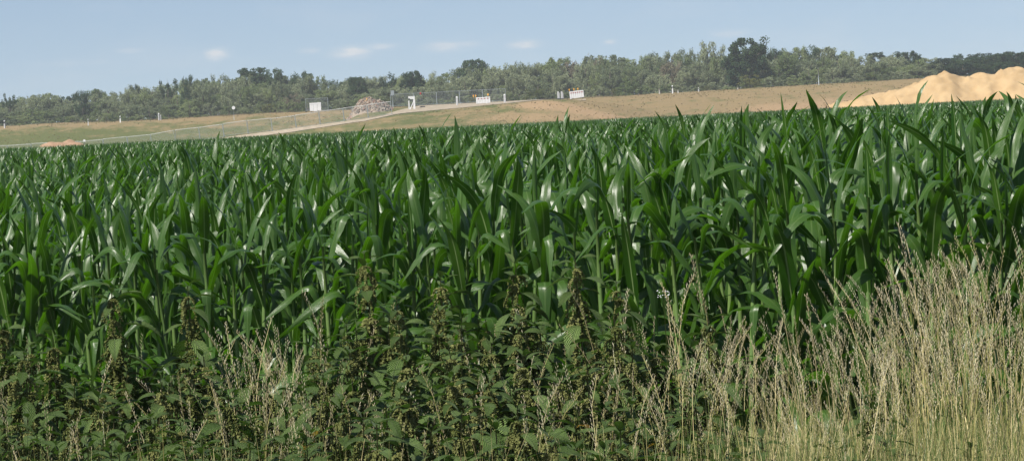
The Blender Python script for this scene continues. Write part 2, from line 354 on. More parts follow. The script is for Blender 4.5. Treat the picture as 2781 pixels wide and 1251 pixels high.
# ------------------------------------------------------------------ trees of the wood behind the embankment
def rvec(r): 
    v = np.array([r.gauss(0, 1), r.gauss(0, 1), r.gauss(0, 1)]); return v / (np.linalg.norm(v) + 1e-9)
def make_tree(kind, seed):
    """unit tree: 1 high, crown about 0.7 wide; returns trunk mesh, crown mesh"""
    r = random.Random(seed); g = np.random.RandomState(seed)
    tr = MB(); clumps = []
    base = {'willow': .04, 'broad': .16, 'dense': .10, 'open': .38, 'bush': .03, 'bare': .04}[kind]
    nl = {'willow': 11, 'broad': 13, 'dense': 14, 'open': 9, 'bush': 8, 'bare': 11}[kind]
    tr.tube([(0, 0, -0.02), (r.uniform(-.02, .02), 0, .3), (r.uniform(-.03, .03), r.uniform(-.03, .03), .62), (r.uniform(-.04, .04), 0, .9)], [.022, .018, .011, .003], 6)
    for i in range(nl):
        a = i * 2.4 + r.uniform(-.4, .4); h0 = base + (0.6 - base) * r.random() * (1 if kind != 'open' else .7)
        if kind in ('willow', 'bare'): rad = r.uniform(.10, .30); top = min(.98, h0 + r.uniform(.25, .55))
        elif kind == 'bush': rad = r.uniform(.15, .48); top = r.uniform(.45, .95)
        elif kind == 'open': rad = r.uniform(.2, .48); top = r.uniform(.72, .97)
        else: rad = r.uniform(.18, .42); top = min(.97, h0 + r.uniform(.15, .45))
        p0 = np.array([0, 0, h0 * .8]); p2 = np.array([math.cos(a) * rad, math.sin(a) * rad, top]); p1 = (p0 + p2) / 2 + np.array([math.cos(a) * rad * .2, math.sin(a) * rad * .2, -.02])
        tr.tube([p0, p1, p2], [.011, .007, .002], 4)
        for k in range(3 if kind == 'open' else 5):
            t = r.uniform(.35, 1.0); c = p0 * (1 - t) ** 2 + 2 * p1 * t * (1 - t) + p2 * t * t
            s = r.uniform(.05, .085) if kind in ('willow', 'bare') else r.uniform(.07, .115)
            clumps.append((c, s))
    if kind in ('willow', 'bare'):
        for i in range(34):
            a = r.uniform(0, 6.28); z = r.uniform(.02, .97); q = .30 * math.sqrt(max(.04, 1 - ((z - .42) / .58) ** 2)) * math.sqrt(r.uniform(.15, 1)); clumps.append((np.array([math.cos(a) * q, math.sin(a) * q, z]), r.uniform(.045, .08)))
    elif kind == 'broad':
        for i in range(60):
            a = r.uniform(0, 6.28); z = r.uniform(base * .6, .96); q = .40 * math.sqrt(max(.04, 1 - ((z - .58) / .42) ** 2)) * math.sqrt(r.uniform(.2, 1)); clumps.append((np.array([math.cos(a) * q, math.sin(a) * q, z]), r.uniform(.06, .1)))
    elif kind == 'dense':
        for i in range(125):
            a = r.uniform(0, 6.28); z = r.uniform(.10, .96); q = .42 * math.sqrt(max(.02, 1 - ((z - .46) / .54) ** 2)) * math.sqrt(r.uniform(.25, 1)) * (1 + .15 * math.sin(3 * a + seed)); clumps.append((np.array([math.cos(a) * q, math.sin(a) * q, z]), r.uniform(.055, .085)))
    elif kind == 'bush':
        for i in range(22):
            a = r.uniform(0, 6.28); z = r.uniform(.03, .9); q = .5 * math.sqrt(max(.04, 1 - z ** 2)) * math.sqrt(r.uniform(.2, 1)); clumps.append((np.array([math.cos(a) * q, math.sin(a) * q, z]), r.uniform(.07, .12)))
    n = {'willow': 62, 'broad': 72, 'dense': 70, 'open': 56, 'bush': 66, 'bare': 18}[kind]
    V, Fc = [], []
    for (c, s) in clumps:
        up = 1.5 if kind in ('willow', 'bare') else 0.8
        for k in range(n):
            p = c + rvec(r) * s * (r.random() ** .45) * np.array([1, 1, up])
            if p[2] < 0: p[2] = r.uniform(0, .06)
            a = rvec(r); b = np.cross(a, rvec(r)); b /= np.linalg.norm(b) + 1e-9
            if kind in ('willow', 'bare'): a = a * .6 + np.array([0, 0, .7]); l, wd = r.uniform(.014, .027), r.uniform(.007, .012)
            else: l, wd = r.uniform(.014, .024), r.uniform(.011, .018)
            o = len(V); V += [p - a * l, p + b * wd, p + a * l, p - b * wd]; Fc.append((o, o + 1, o + 2, o + 3))
    return tr, V, Fc
def leafmat(name, dark, light): return foliage(name, dark, light, rough=0.7, spec=0.15, transl=0.38, nscale=2.6, var=0.30, coord='Object')
TM = {'willow': leafmat('willow_foliage', (0.165, 0.205, 0.105), (0.32, 0.36, 0.205)),
      'olive': leafmat('olive_foliage', (0.14, 0.19, 0.072), (0.28, 0.335, 0.14)),
      'brown': leafmat('withered_foliage', (0.16, 0.135, 0.085), (0.26, 0.23, 0.15)),
      'dark': leafmat('dark_foliage', (0.035, 0.075, 0.030), (0.085, 0.135, 0.060)),
      'deep': leafmat('deep_green_foliage', (0.022, 0.05, 0.026), (0.055, 0.092, 0.045)),
      'lime': leafmat('yellow_green_foliage', (0.10, 0.13, 0.03), (0.20, 0.21, 0.06))}
TP = {}
def tree_meshes(kind, var, mk):
    k = (kind, var)
    if k not in TP:
        tr, V, Fc = make_tree(kind, 100 + var * 17 + len(kind)); TP[k] = (tr.mesh('trunk', MAT['bark']), V, Fc, {})
    t, V, Fc, d = TP[k]
    if mk not in d: d[mk] = mesh('crown', V, Fc, TM[mk], smooth=False)
    return t, d[mk]
GRD = 4.6
def tree(name, label, cat, kind, var, mk, px, ytop, Y, wid, group=None, rz=None):
    """px, ytop: where the top shows (2576-wide view); wid: crown width in the same pixels"""
    x, _, zt = at(px * S, ytop * S, Y); zb = float(zg(x, Y)) - 0.05
    h = (zt - zb) * (1.0 if kind == 'dense' else 1.10); cw = {'willow': .64, 'bare': .64, 'broad': .86, 'dense': .92, 'open': .95, 'bush': 1.02}[kind]
    s = wid * S / F * Y / cw
    o = thing(name, label, cat, (x, Y, zb), rnd.uniform(0, 6.28) if rz is None else rz, group, (s, s, h))
    tm, cm = tree_meshes(kind, var, mk); link('trunk', tm, o); link('crown', cm, o)
    return o
# trees that stand out, each with its own look
SPECIAL = [('willow_tree', 'slim tree with a small open crown at the far left end of the tree line', 'open', 0, 'dark', 24, 238, 497, 44),
    ('willow_tree', 'narrow dark tree with a pointed top, above the leftmost pair of white marker posts', 'willow', 1, 'dark', 207, 236, 493, 44),
    ('conifer_tree', 'tiny dark pointed tree top poking above the tree line at left', 'willow', 2, 'deep', 340, 220, 522, 34),
    ('poplar_tree', 'open dark tree with a bare lower trunk left of the round white sign', 'open', 1, 'dark', 420, 200, 500, 56),
    ('poplar_tree', 'narrow upright dark tree right of the open dark tree', 'willow', 3, 'dark', 470, 202, 498, 42),
    ('oak_tree', 'broad dark green tree standing above the willows left of the white barrier box', 'dense', 0, 'dark', 634, 172, 524, 118),
    ('ash_tree', 'smaller dark tree touching the broad dark tree on its right', 'broad', 1, 'dark', 688, 180, 522, 60),
    ('ash_tree', 'tree with a flat open see-through crown above the white barrier box', 'open', 2, 'dark', 762, 179, 520, 92),
    ('alder_tree', 'dark tree rising just behind the left side of the rubble heap', 'dense', 2, 'dark', 897, 193, 494, 56),
    ('alder_tree', 'dark tree behind the right side of the rubble heap', 'open', 3, 'dark', 975, 184, 496, 52),
    ('alder_tree', 'square-topped dark tree behind the left end of the mesh fence', 'dense', 3, 'dark', 1038, 178, 498, 64),
    ('oak_tree', 'broad dark tree towering above the middle of the mesh fence', 'dense', 4, 'dark', 1188, 150, 518, 98),
    ('withered_willow', 'brownish half-withered willow with bare twigs above the two white beacons', 'bare', 0, 'brown', 1497, 142, 508, 84),
    ('willow_tree', 'tall pale willow with a ragged double top left of the largest dark tree', 'willow', 4, 'willow', 1782, 120, 512, 80),
    ('maple_tree', 'largest dark green tree of the wood, dense and conical, reaching highest', 'dense', 0, 'dark', 1872, 97, 479, 122),
    ('oak_tree', 'small round very dark tree top left of the sand heap', 'dense', 2, 'deep', 2200, 132, 560, 66)]
for (nm, lab, kind, var, mk, px, yt, Y, wd) in SPECIAL: tree(nm, lab, 'tree', kind, var, mk, px, yt, Y, wd)
EX = [0, 100, 200, 300, 400, 500, 600, 700, 800, 900, 1000, 1100, 1200, 1300, 1400, 1500, 1600, 1700, 1800, 1900, 2000, 2100, 2200, 2300, 2350, 2400, 2500, 2576, 2700]
EY = [270, 256, 256, 243, 236, 222, 210, 212, 212, 212, 212, 200, 192, 178, 172, 166, 158, 155, 150, 145, 138, 148, 158, 148, 160, 158, 150, 138, 130]
LAND = [(250, 'at the far left end of the tree line'), (560, 'behind the left stretch of the wire fence'), (860, 'behind the white barrier box'), (1000, 'behind the rubble heap'),
        (1270, 'behind the tall mesh fence panels'), (1550, 'behind the pair of white beacons'), (1850, 'left of the largest dark tree'), (2080, 'right of the largest dark tree'), (2350, 'left of the sand heap'), (9999, 'behind the sand heap')]
def land(px): return next(l for lim, l in LAND if px < lim)
vi = 0; tn = 0; tl = -1
for layer, (Y0, step, dy, wd0, kinds) in enumerate([(528, 32, (-6, 14), 66, ('willow', 'broad')), (508, 29, (0, 30), 62, ('willow', 'willow')), (492, 29, (14, 52), 58, ('willow', 'willow'))]):
    px = -70.0
    while px < 2650:
        vi += 1; px += step * rnd.uniform(.7, 1.3)
        far_right = px > 2350
        mk = rnd.choice(['willow', 'willow', 'willow', 'olive', 'olive', 'dark' if layer == 0 else 'willow', 'brown' if rnd.random() < .12 else 'willow'])
        kind = rnd.choice(kinds)
        if far_right: mk, kind = rnd.choice(['deep', 'dark', 'deep']), 'broad'
        yt = np.interp(px, EX, EY) - 13 + rnd.uniform(*dy)
        nm = 'willow_tree' if kind == 'willow' else 'broadleaf_tree'
        tone = {'willow': 'grey-green', 'olive': 'olive green', 'dark': 'dark green', 'deep': 'blackish green', 'brown': 'brownish'}[mk]
        pos = ['back', 'middle', 'front'][layer]; tn = tn + 1 if tl == layer else 1; tl = layer
        tree(nm, '%s %s, %s from the left in the wood\'s %s row' % (tone, 'willow' if kind == 'willow' else 'broadleaf tree', ordinal(tn), pos), 'tree', kind, vi % 7, mk, px, yt, Y0 + rnd.uniform(-6, 6), wd0 * rnd.uniform(.8, 1.35), 'trees in the %s row of the wood' % pos)
px = -60.0; tn = 0
while px < 2650:
    vi += 1; tn += 1; px += 17 * rnd.uniform(.6, 1.4)
    mk = rnd.choice(['willow', 'olive', 'olive', 'willow', 'lime' if rnd.random() < .35 else 'olive']); Y = rnd.uniform(467, 480)
    if px > 2350: mk = rnd.choice(['deep', 'dark'])
    Y = Y if tn % 3 else rnd.uniform(508, 518); yb = 365 - .0467 * px - 43; full = yb - np.interp(px, EX, EY)
    tone = {'willow': 'grey-green', 'olive': 'olive green', 'lime': 'yellowish green', 'deep': 'blackish green', 'dark': 'dark green'}[mk]
    tree('bush', '%s bush, %s from the left along the foot of the wood' % (tone, ordinal(tn)), 'bush', 'bush', vi % 5, mk, px, yb - full * (rnd.uniform(.22, .62) if tn % 3 else rnd.uniform(.5, .7)), Y, (52 if tn % 3 else 80) * rnd.uniform(.7, 1.3), 'bushes along the foot of the wood')
for (px, yt, wd) in [(430, 297, 60), (505, 290, 60), (1778, 216, 26)]:
    tree('bush', 'low yellow-green bush on the embankment crest, %s' % {430: 'right of the paired white marker posts', 505: 'left of the round white sign', 1778: 'right of the banded marker post'}[px], 'bush', 'bush', 3, 'lime', px, yt, 464, wd)

# ------------------------------------------------------------------ heaps
def sand_mat():
    return solid('yellow_sand', (0.375, 0.255, 0.127), (0.47, 0.335, 0.18), 0.55, 0.95, 0.1, bump=0.6, detail=8.0)
prof = [(2080, 266), (2140, 251), (2200, 238), (2260, 222), (2300, 209), (2318, 200), (2350, 186), (2378, 181), (2402, 188), (2420, 191), (2445, 187), (2470, 182), (2500, 183), (2515, 175), (2545, 170), (2576, 167), (2650, 160), (2760, 165), (2900, 200), (3000, 240)]
PX, PZ = zip(*[(at(a * S, b * S, 374)[0], at(a * S, b * S, 374)[2]) for a, b in prof])
hx = np.arange(PX[0], PX[-1], 0.3); hy = np.arange(352, 396.1, 0.3); HX, HY = np.meshgrid(hx, hy)
rid = np.interp(HX, PX, PZ) - zg(HX, np.full_like(HX, 374.0)); wob = 374 + 1.5 * vnoise(HX * .12, HX * 0, 4)
ab = np.abs(HY - wob); hh = rid - 0.60 * (np.sqrt(ab * ab + 2.5) - 1.58)
hh = hh + 0.12 * vnoise(HX * .5, HY * .5, 21) + 0.20 * vnoise(HX * 1.2, HY * 1.2, 22) + 0.16 * vnoise(HX * 2.2, HY * 2.2, 23) - 0.18 * np.abs(vnoise(HX * .75, HY * .18, 24)) - .14 * np.abs(vnoise(HX * 1.9, HY * .3, 25))
HZ = zg(HX, HY) + np.maximum(hh, -0.12)
hid = np.arange(HX.size).reshape(HX.shape); keep = (np.maximum.reduce([hh[:-1, :-1], hh[1:, :-1], hh[:-1, 1:], hh[1:, 1:]]) > -0.1)
hq = np.stack([hid[:-1, :-1], hid[:-1, 1:], hid[1:, 1:], hid[1:, :-1]], -1)[keep]
MAT['sand'] = sand_mat()
used, inv = np.unique(hq, return_inverse=True)
sme = mesh('sand_heap', np.stack([HX.ravel()[used], HY.ravel()[used], HZ.ravel()[used]], -1), [tuple(int(v) for v in f) for f in inv.reshape(-1, 4)], MAT['sand'])
tag(link('sand_heap', sme), 'long heap of yellow sand beyond the maize at the right edge', 'sand heap')

def mound(name, label, cat, px, py, Y, wpx, hpx, mat, seed, chunks=None):
    x, _, _ = at(px * S, py * S, Y); wd = wpx * S / F * Y / 2; ht = hpx * S / F * Y
    a = np.linspace(-1.15, 1.15, 44); A, B = np.meshgrid(a, a); Rr = np.hypot(A, B) + .12 * vnoise(A * 3, B * 3, seed)
    top = ht * np.clip(1 - Rr ** 1.7, 0, 1) ** .9 * (1 + .18 * vnoise(A * 4, B * 4, seed + 1)) + ht * .06 * vnoise(A * 9, B * 9, seed + 2)
    XX = x + A * wd; YY = Y + B * wd * .8; Z0 = zg(XX, YY); ZZ = Z0 + np.where(Rr < 1.0, np.maximum(top, -.03), -.06)
    ii = np.arange(A.size).reshape(A.shape); q = np.stack([ii[:-1, :-1], ii[:-1, 1:], ii[1:, 1:], ii[1:, :-1]], -1)
    kp = (np.minimum.reduce([Rr[:-1, :-1], Rr[1:, :-1], Rr[:-1, 1:], Rr[1:, 1:]]) < 1.02); q = q[kp]
    us, iv = np.unique(q, return_inverse=True); zb = float(zg(x, Y))
    Vv = np.stack([XX.ravel()[us] - x, YY.ravel()[us] - Y, ZZ.ravel()[us] - zb], -1); me = mesh('mound', Vv, [tuple(int(v) for v in f) for f in iv.reshape(-1, 4)], mat)
    if not chunks:
        o = link(name, me, loc=(x, Y, zb)); tag(o, label, cat); return o
    o = thing(name, label, cat, (x, Y, zb)); link('mound', me, o)
    mb = MB(); r = random.Random(seed); k = 0
    while k < chunks:
        u, v = r.uniform(-1, 1), r.uniform(-1, 1)
        ci, cj = int((u + 1.15) / 2.3 * 43), int((v + 1.15) / 2.3 * 43)
        if Rr[cj, ci] > .98: continue
        k += 1; s = r.uniform(.05, .17) * (1.5 if r.random() < .08 else 1); p = np.array([u * wd, v * wd * .8, ZZ[cj, ci] - zb + s * .3])
        q = np.array(Euler((r.uniform(0, 6), r.uniform(0, 6), r.uniform(0, 6))).to_matrix())
        dims = s * np.array([r.uniform(.6, 1.6), r.uniform(.5, 1.1), r.uniform(.3, .8)])
        bx = np.array([[sx, sy, sz] for sz in (-1, 1) for sx, sy in ((-1, -1), (1, -1), (1, 1), (-1, 1))], float) * (1 + .2 * np.array([[r.uniform(-1, 1) for _ in range(3)] for _ in range(8)])) * dims
        mb.add(bx @ q.T + p, [(3, 2, 1, 0), (4, 5, 6, 7), (0, 1, 5, 4), (1, 2, 6, 5), (2, 3, 7, 6), (3, 0, 4, 7)], m=r.choice([0, 0, 0, 1, 1, 2, 3] + ([4] if abs(u + .05) < .12 and abs(v + .3) < .3 else [])))
    ch = link('rubble_pieces', mb.mesh('rubble_pieces', [MAT['rub1'], MAT['rub2'], MAT['rub3'], MAT['rub4'], MAT['amber']]), o); ch['kind'] = 'stuff'
    return o
MAT['rub1'] = solid('concrete_rubble', (0.25, 0.20, 0.15), (0.34, 0.28, 0.22), 2, .95, .1)
MAT['rub2'] = solid('brick_rubble', (0.22, 0.13, 0.10), (0.29, 0.19, 0.14), 2, .95, .1)
MAT['rub3'] = solid('pale_rubble', (0.36, 0.32, 0.27), (0.29, 0.25, 0.21), 2, .95, .1)
MAT['rub4'] = solid('dark_rubble', (0.13, 0.12, 0.11), (0.2, 0.18, 0.16), 2, .95, .1)
MAT['earth'] = solid('red_brown_earth', (0.27, 0.165, 0.10), (0.38, 0.25, 0.16), 1.2, .95, .1, bump=.5)
RX, RY, RZ_ = hit(930 * S, 286 * S)
mound('rubble_heap', 'grey-brown heap of broken concrete and brick behind the gravel track', 'rubble heap', 930, 284, RY + 3.5, 116, 29, MAT['rub1'], 31, 1700)
mound('soil_heap', 'low red-brown heap of soil at the far left edge of the maize', 'soil heap', 152, 362, 345, 210, 47, MAT['earth'], 41)

# ------------------------------------------------------------------ construction fence panels
def fence_mesh():
    fr = MB()
    for x in (-1.72, 1.72): fr.tube([(x, 0, .06), (x, 0, 2.0)], .035, 6)
    fr.tube([(-1.72, 0, .2), (1.72, 0, .2)], .025, 6)
    rl = MB(); rl.tube([(-1.72, 0, 2.0), (1.72, 0, 2.0)], .032, 6)
    wm = MB()
    for i in range(19): x = -1.65 + 3.3 * i / 18; wm.tube([(x, 0, .22), (x, 0, 1.96)], .006, 3)
    for i in range(9): z = .3 + 1.6 * i / 8; wm.tube([(-1.7, 0, z), (1.7, 0, z)], .006, 3)
    ft = MB(); ft.box(-.35, .35, -.12, .12, 0, .1)
    return fr.mesh('frame', MAT['zinc']), rl.mesh('top_rail', MAT['rail']), wm.mesh('wire_mesh', MAT['zinc']), ft.mesh('foot', MAT['rubber'])
FM = fence_mesh()
def panel(x, y, rz, slope, label, group, rail=None):
    z = float(zg(x, y)); o = thing('fence_panel', label, 'fence panel', (x, y, z), rz, group); o.rotation_euler = (0, -slope, rz)
    link('frame', FM[0], o); link('top_rail', rail or FM[1], o); link('wire_mesh', FM[2], o)
    for sx in (-1.72, 1.72): link('foot', FM[3], o, (sx, 0, 0), (0, 0, math.pi / 2))
x = -76.0; k = 0; n_low = 17
for k in range(n_low):
    xc = x + 1.75; z0, z1 = float(zg(xc - 1.75, 429)), float(zg(xc + 1.75, 429))
    panel(xc, 429.2, 0, math.atan2(z1 - z0, 3.5), 'see-through wire fence panel beside the track, %s from the left' % ordinal(k + 1), 'fence panels descending along the track'); x += 3.5
a = MB(); a.tube([(-1.72, 0, 2.0), (1.72, 0, 2.0)], .026, 6); THIN = a.mesh('top_rail', MAT['zinc'])
for k in range(5):
    xc, yc, zc = at((1012 + k * 58) * S, 262 * S, 448.6)
    z0, z1 = float(zg(xc - 1.75, yc)), float(zg(xc + 1.75, yc))
    panel(xc, yc, 0, math.atan2(z1 - z0, 3.5), 'tall mesh fence panel above the gravel track, %s from the left' % ordinal(k + 1), 'mesh fence panels at the top of the track', THIN)

# ------------------------------------------------------------------ posts, beacons, barriers, signs
def post_meshes():
    b = MB(); sec = [(-.06, -.045), (.06, -.045), (.05, .03), (.0, .055), (-.05, .03)]
    V = [(x, y, 0) for x, y in sec] + [(x, y, .96 - (y - .055) * -.9) for x, y in sec]
    b.add(V, [(4, 3, 2, 1, 0), (5, 6, 7, 8, 9)] + [(i, (i + 1) % 5, 5 + (i + 1) % 5, 5 + i) for i in range(5)])
    k = MB(); s2 = [(x * 1.06, y * 1.08) for x, y in sec]
    k.add([(x, y, .62 + x * .9) for x, y in s2] + [(x, y, .84 + x * .9) for x, y in s2], [(i, (i + 1) % 5, 5 + (i + 1) % 5, 5 + i) for i in range(5)])
    rf = MB(); rf.box(-.022, .022, -.054, -.0495, .66, .80)
    return b.mesh('post_body', MAT['white']), k.mesh('black_band', MAT['black']), rf.mesh('reflector', MAT['zinc'])
PMs = post_meshes()
def marker(px, py, hpx, label, band=True, rz=0.0, sw=1.0, Y=None):
    x, y, z = hit(px * S, py * S)
    if y > 460: y = 456.0; x = at(px * S, py * S, y)[0]; z = float(zg(x, y))
    s = hpx * S / F * y / .98
    o = thing('marker_post', label, 'marker post', (x, y, z - .02), rz, 'white marker posts along the road', (s * sw, s * sw, s)); link('post_body', PMs[0], o)
    if band: link('black_band', PMs[1], o); link('reflector', PMs[2], o)
for (px, py, h, lab, band, rz, sw) in [
    (12, 323, 20, 'leftmost white marker post on the embankment, near the left picture edge', True, .9, 1.4),
    (222, 316, 17, 'white marker post with black band, second from the left on the embankment', True, .2, 1.0),
    (303, 309, 17, 'white marker post standing between the second post and the paired posts', True, -.3, 1.2),
    (400, 303, 19, 'taller white marker post left of the yellow-green bushes', False, .6, 1.5),
    (405, 303, 14, 'shorter white marker post partly behind the taller one by the yellow-green bushes', False, .6, 1.1),
    (1150, 266, 24, 'white bottle-shaped marker post in front of the mesh fence', False, .4, 1.6),
    (1270, 259, 23, 'white marker post just right of the mesh fence end', False, .4, 1.6),
    (1692, 236, 21, 'white marker post with a clear black band above the dry slope', True, 0, 1.2),
    (1757, 222, 12, 'short white marker post left of the small yellow-green bush', True, 0, 1.0)]: marker(px, py, h, lab, band, rz, sw)
def grey_post(px, py, h, label):
    x, y, z = hit(px * S, py * S); mb = MB(); hh = h * S / F * y; mb.tube([(0, 0, 0), (.01, 0, hh * .6), (0, 0.01, hh)], [.11, .10, .085], 7)
    tag(link('wooden_post', mb.mesh('wooden_post', MAT['wood'], True), loc=(x, y, z - .03)), label, 'post')
grey_post(1659, 233, 14, 'stubby grey wooden post left of the banded marker post')
grey_post(1706, 231, 10, 'stubby grey wooden post right of the banded marker post')
grey_post(1856, 219, 8, 'pale stub of a post at the foot of the largest dark tree')
def beacon(px, py, h, label, rz):
    x, y, z = hit(px * S, py * S); s = h * S / F * y
    o = thing('traffic_beacon', label, 'traffic beacon', (x, y, z), rz, 'white beacons')
    pn = MB(); V = []
    prof2 = [(-.11, .12), (.11, .12), (.125, .5), (.115, .86), (.05, 1.0), (-.05, 1.0), (-.115, .86), (-.125, .5)]
    n = len(prof2); V = [(a * s, -.03 * s, b * s) for a, b in prof2] + [(a * s, .03 * s, b * s) for a, b in prof2]
    pn.add(V, [tuple(range(n)), tuple(range(2 * n - 1, n - 1, -1))] + [(i, n + i, n + (i + 1) % n, (i + 1) % n) for i in range(n)]); link('beacon_panel', pn.mesh('beacon_panel', MAT['white']), o)
    ed = MB(); ed.box(.13 * s, .19 * s, -.02 * s, .02 * s, .1 * s, .8 * s); link('side_strip', ed.mesh('side_strip', MAT['white']), o)
    ft = MB(); ft.box(-.16 * s, .2 * s, -.2 * s, .2 * s, 0, .1 * s); link('foot', ft.mesh('foot', MAT['rubber']), o)
beacon(1405, 250, 20, 'left one of the two white beacons at the end of the track', .35)
beacon(1414, 249, 20, 'right one of the two white beacons at the end of the track', .35)
def lamp(o, x, z, s=1.0):
    a = MB(); a.box(x - .05 * s, x + .05 * s, -.05, .05, z, z + .16 * s); 
    bd = link('lamp_base', a.mesh('lamp_base', MAT['amber']), o)
    b = MB(); V = [(x + .11 * s * math.cos(t), yy, z + .27 * s + .11 * s * math.sin(t)) for yy in (-.05, .05) for t in np.linspace(0, 2 * math.pi, 10, endpoint=False)]
    b.add(V, [tuple(range(9, -1, -1)), tuple(range(10, 20))] + [(i, (i + 1) % 10, 10 + (i + 1) % 10, 10 + i) for i in range(10)]); link('lamp_lens', b.mesh('lamp_lens', MAT['amber']), bd)
def barrier(px, py, wpx, hpx, label, nb, marks, lamps, rz, lean=0.0, tilt=0.0, yadd=0.0):
    x, y, z = hit(px * S, py * S); y += yadd; x = at(px * S, py * S, y)[0]; z = float(zg(x, y))
    W = wpx * S / F * y; H = hpx * S / F * y
    o = thing('road_barrier', label, 'barrier', (x, y, z), rz); o.rotation_euler = (lean, -tilt, rz)
    for i in range(nb):
        x0 = -W / 2 + W * i / nb; b = MB(); r = random.Random(i + nb); top = H * r.uniform(.94, 1.0); bot = H * r.uniform(.06, .14)
        b.box(x0 + .012, x0 + W / nb - .012, -.03, .03, bot, top); link('board', b.mesh('board', MAT['white']), o)
    rl = MB(); rl.box(-W / 2, W / 2, -.055, -.033, H * .80, H * .93); r_ = link('top_rail', rl.mesh('top_rail', MAT['white']), o)
    for i in range(marks):
        xc = -W / 2 + W * (i + .8) / (marks + .6); mk = MB(); mk.add([(xc - .09, -.058, H * .70), (xc + .03, -.058, H * .70), (xc + .09, -.058, H * .84), (xc - .03, -.058, H * .84), (xc - .09, -.040, H * .70), (xc + .03, -.040, H * .70), (xc + .09, -.040, H * .84), (xc - .03, -.040, H * .84)],
              [(0, 1, 2, 3), (7, 6, 5, 4), (0, 4, 5, 1), (1, 5, 6, 2), (2, 6, 7, 3), (3, 7, 4, 0)]); link('red_mark', mk.mesh('red_mark', MAT['red']), o)
    for sx in (-W * .38, W * .38):
        f = MB(); f.box(sx - .08, sx + .08, -.4, .4, 0, .09); link('foot', f.mesh('foot', MAT['rubber']), o)
    for f_ in lamps: lamp(o, W * (f_ - .5), H * 1.0)
    return o
barrier(1216, 262, 36, 18, 'white boarded road barrier with red marks and two amber lamps before the mesh fence', 9, 4, (-.16, .0), 0, tilt=math.radians(1))
barrier(1452, 249, 36, 21, 'tilted white road barrier with three amber lamps on the embankment crest', 7, 6, (.02, .34, .62), 0, tilt=math.radians(4))
bb = barrier(794, 282, 29, 24, 'white boxy road barrier standing on the crest left of the rubble heap', 3, 0, (), 0)
# sheet of fence mesh standing behind the boxy barrier
bx, by = bb.location.x, bb.location.y
panel(bx + .15, by + 1.6, 0, 0, 'single mesh fence panel standing behind the white boxy barrier', None, THIN)
def sign(px, py, hpx, label, cat, head, mat, Y=None, rad=.035):
    x, y, z = hit(px * S, py * S)
    if Y: y = Y; x = at(px * S, py * S, y)[0]; z = float(zg(x, y))
    H = hpx * S / F * y; o = thing('sign_post' if head else 'tall_pole', label, cat, (x, y, z - .02))
    p = MB(); p.tube([(0, 0, 0), (0, 0, H)], rad, 8); link('pole', p.mesh('pole', MAT['zinc'], True), o)
    if head == 'disc':
        b = MB(); R = .26; V = [(R * math.cos(t), yy, H + R * math.sin(t)) for yy in (-.06, -.04) for t in np.linspace(0, 2 * math.pi, 16, endpoint=False)]
        b.add(V, [tuple(range(15, -1, -1)), tuple(range(16, 32))] + [(i, (i + 1) % 16, 16 + (i + 1) % 16, 16 + i) for i in range(16)]); link('round_plate', b.mesh('round_plate', MAT[mat]), o)
    elif head: 
        b = MB(); a, c = head; b.box(-a / 2, a / 2, -.06, -.04, H - c, H); link('plate', b.mesh('plate', MAT[mat]), o)
    else:
        b = MB(); b.tube([(0, 0, H), (0, 0, H + .06)], rad * 1.8, 8); link('cap', b.mesh('cap', MAT['zinc']), o)
sign(589, 303, 32, 'round white sign on a thin pole above the wire fence', 'sign', 'disc', 'white')
sign(212, 352, 40, 'small white plate on a thin pole at the left end of the fence', 'sign', (.3, .3), 'white', Y=420)
sign(989, 274, 46, 'grey back of a square sign on a pole behind the rubble heap', 'sign', (.5, .75), 'zinc')
sign(2060, 214, 42, 'tall thin metal pole on the embankment right of the largest dark tree', 'pole', None, 'zinc', rad=.06)
# leaning trestle at the left end of the mesh fence
x, y, z = hit(1041 * S, 275 * S); o = thing('leaning_trestle', 'white leaning trestle at the left end of the mesh fence', 'trestle', (x, y, z))
a = MB(); a.tube([(-.55, -.2, 0), (.05, 0, 1.15)], .06, 6); link('strut', a.mesh('strut', MAT['white']), o)
a = MB(); a.box(-.05, .24, -.05, .05, 0.05, 1.35); a.box(.02, .2, -.04, .04, 1.35, 1.62); link('panel', a.mesh('panel', MAT['white']), o)
a = MB(); a.box(-.75, .22, .3, .36, 1.62, 1.95); a.box(-.5, .15, .28, .3, 1.5, 1.62); link('sign_back', a.mesh('sign_back', MAT['rail']), o)
a = MB(); a.box(-.78, -.60, .25, .35, 0, 1.3); link('rear_post', a.mesh('rear_post', MAT['rail']), o)
x, y, z = hit(1063 * S, 271 * S); a = MB(); a.box(-.42, .42, -.2, .2, 0, .16); a.box(-.3, .35, -.12, .12, .16, .24)
tag(link('rubber_foot', a.mesh('rubber_foot', MAT['rubber']), loc=(x, y, z)), 'black rubber fence foot lying on the track edge', 'fence foot')
def hanging_lamp(px, py, label, mat):
    x, y, z = at(px * S, py * S, 448.3); a = MB(); a.tube([(0, 0, -.16), (0, 0, -.06), (0, 0, .08), (0, 0, .14)], [.10, .14, .14, .06], 9); a.box(-.05, .05, .05, .20, -.05, .05)
    tag(link('warning_lamp', a.mesh('warning_lamp', MAT[mat], True), loc=(x, y, z)), label, 'lamp')
hanging_lamp(1228, 238, 'amber warning lamp hanging on the right end of the mesh fence', 'amber')
hanging_lamp(1058, 235, 'small red warning lamp on top of the mesh fence near its left end', 'red')

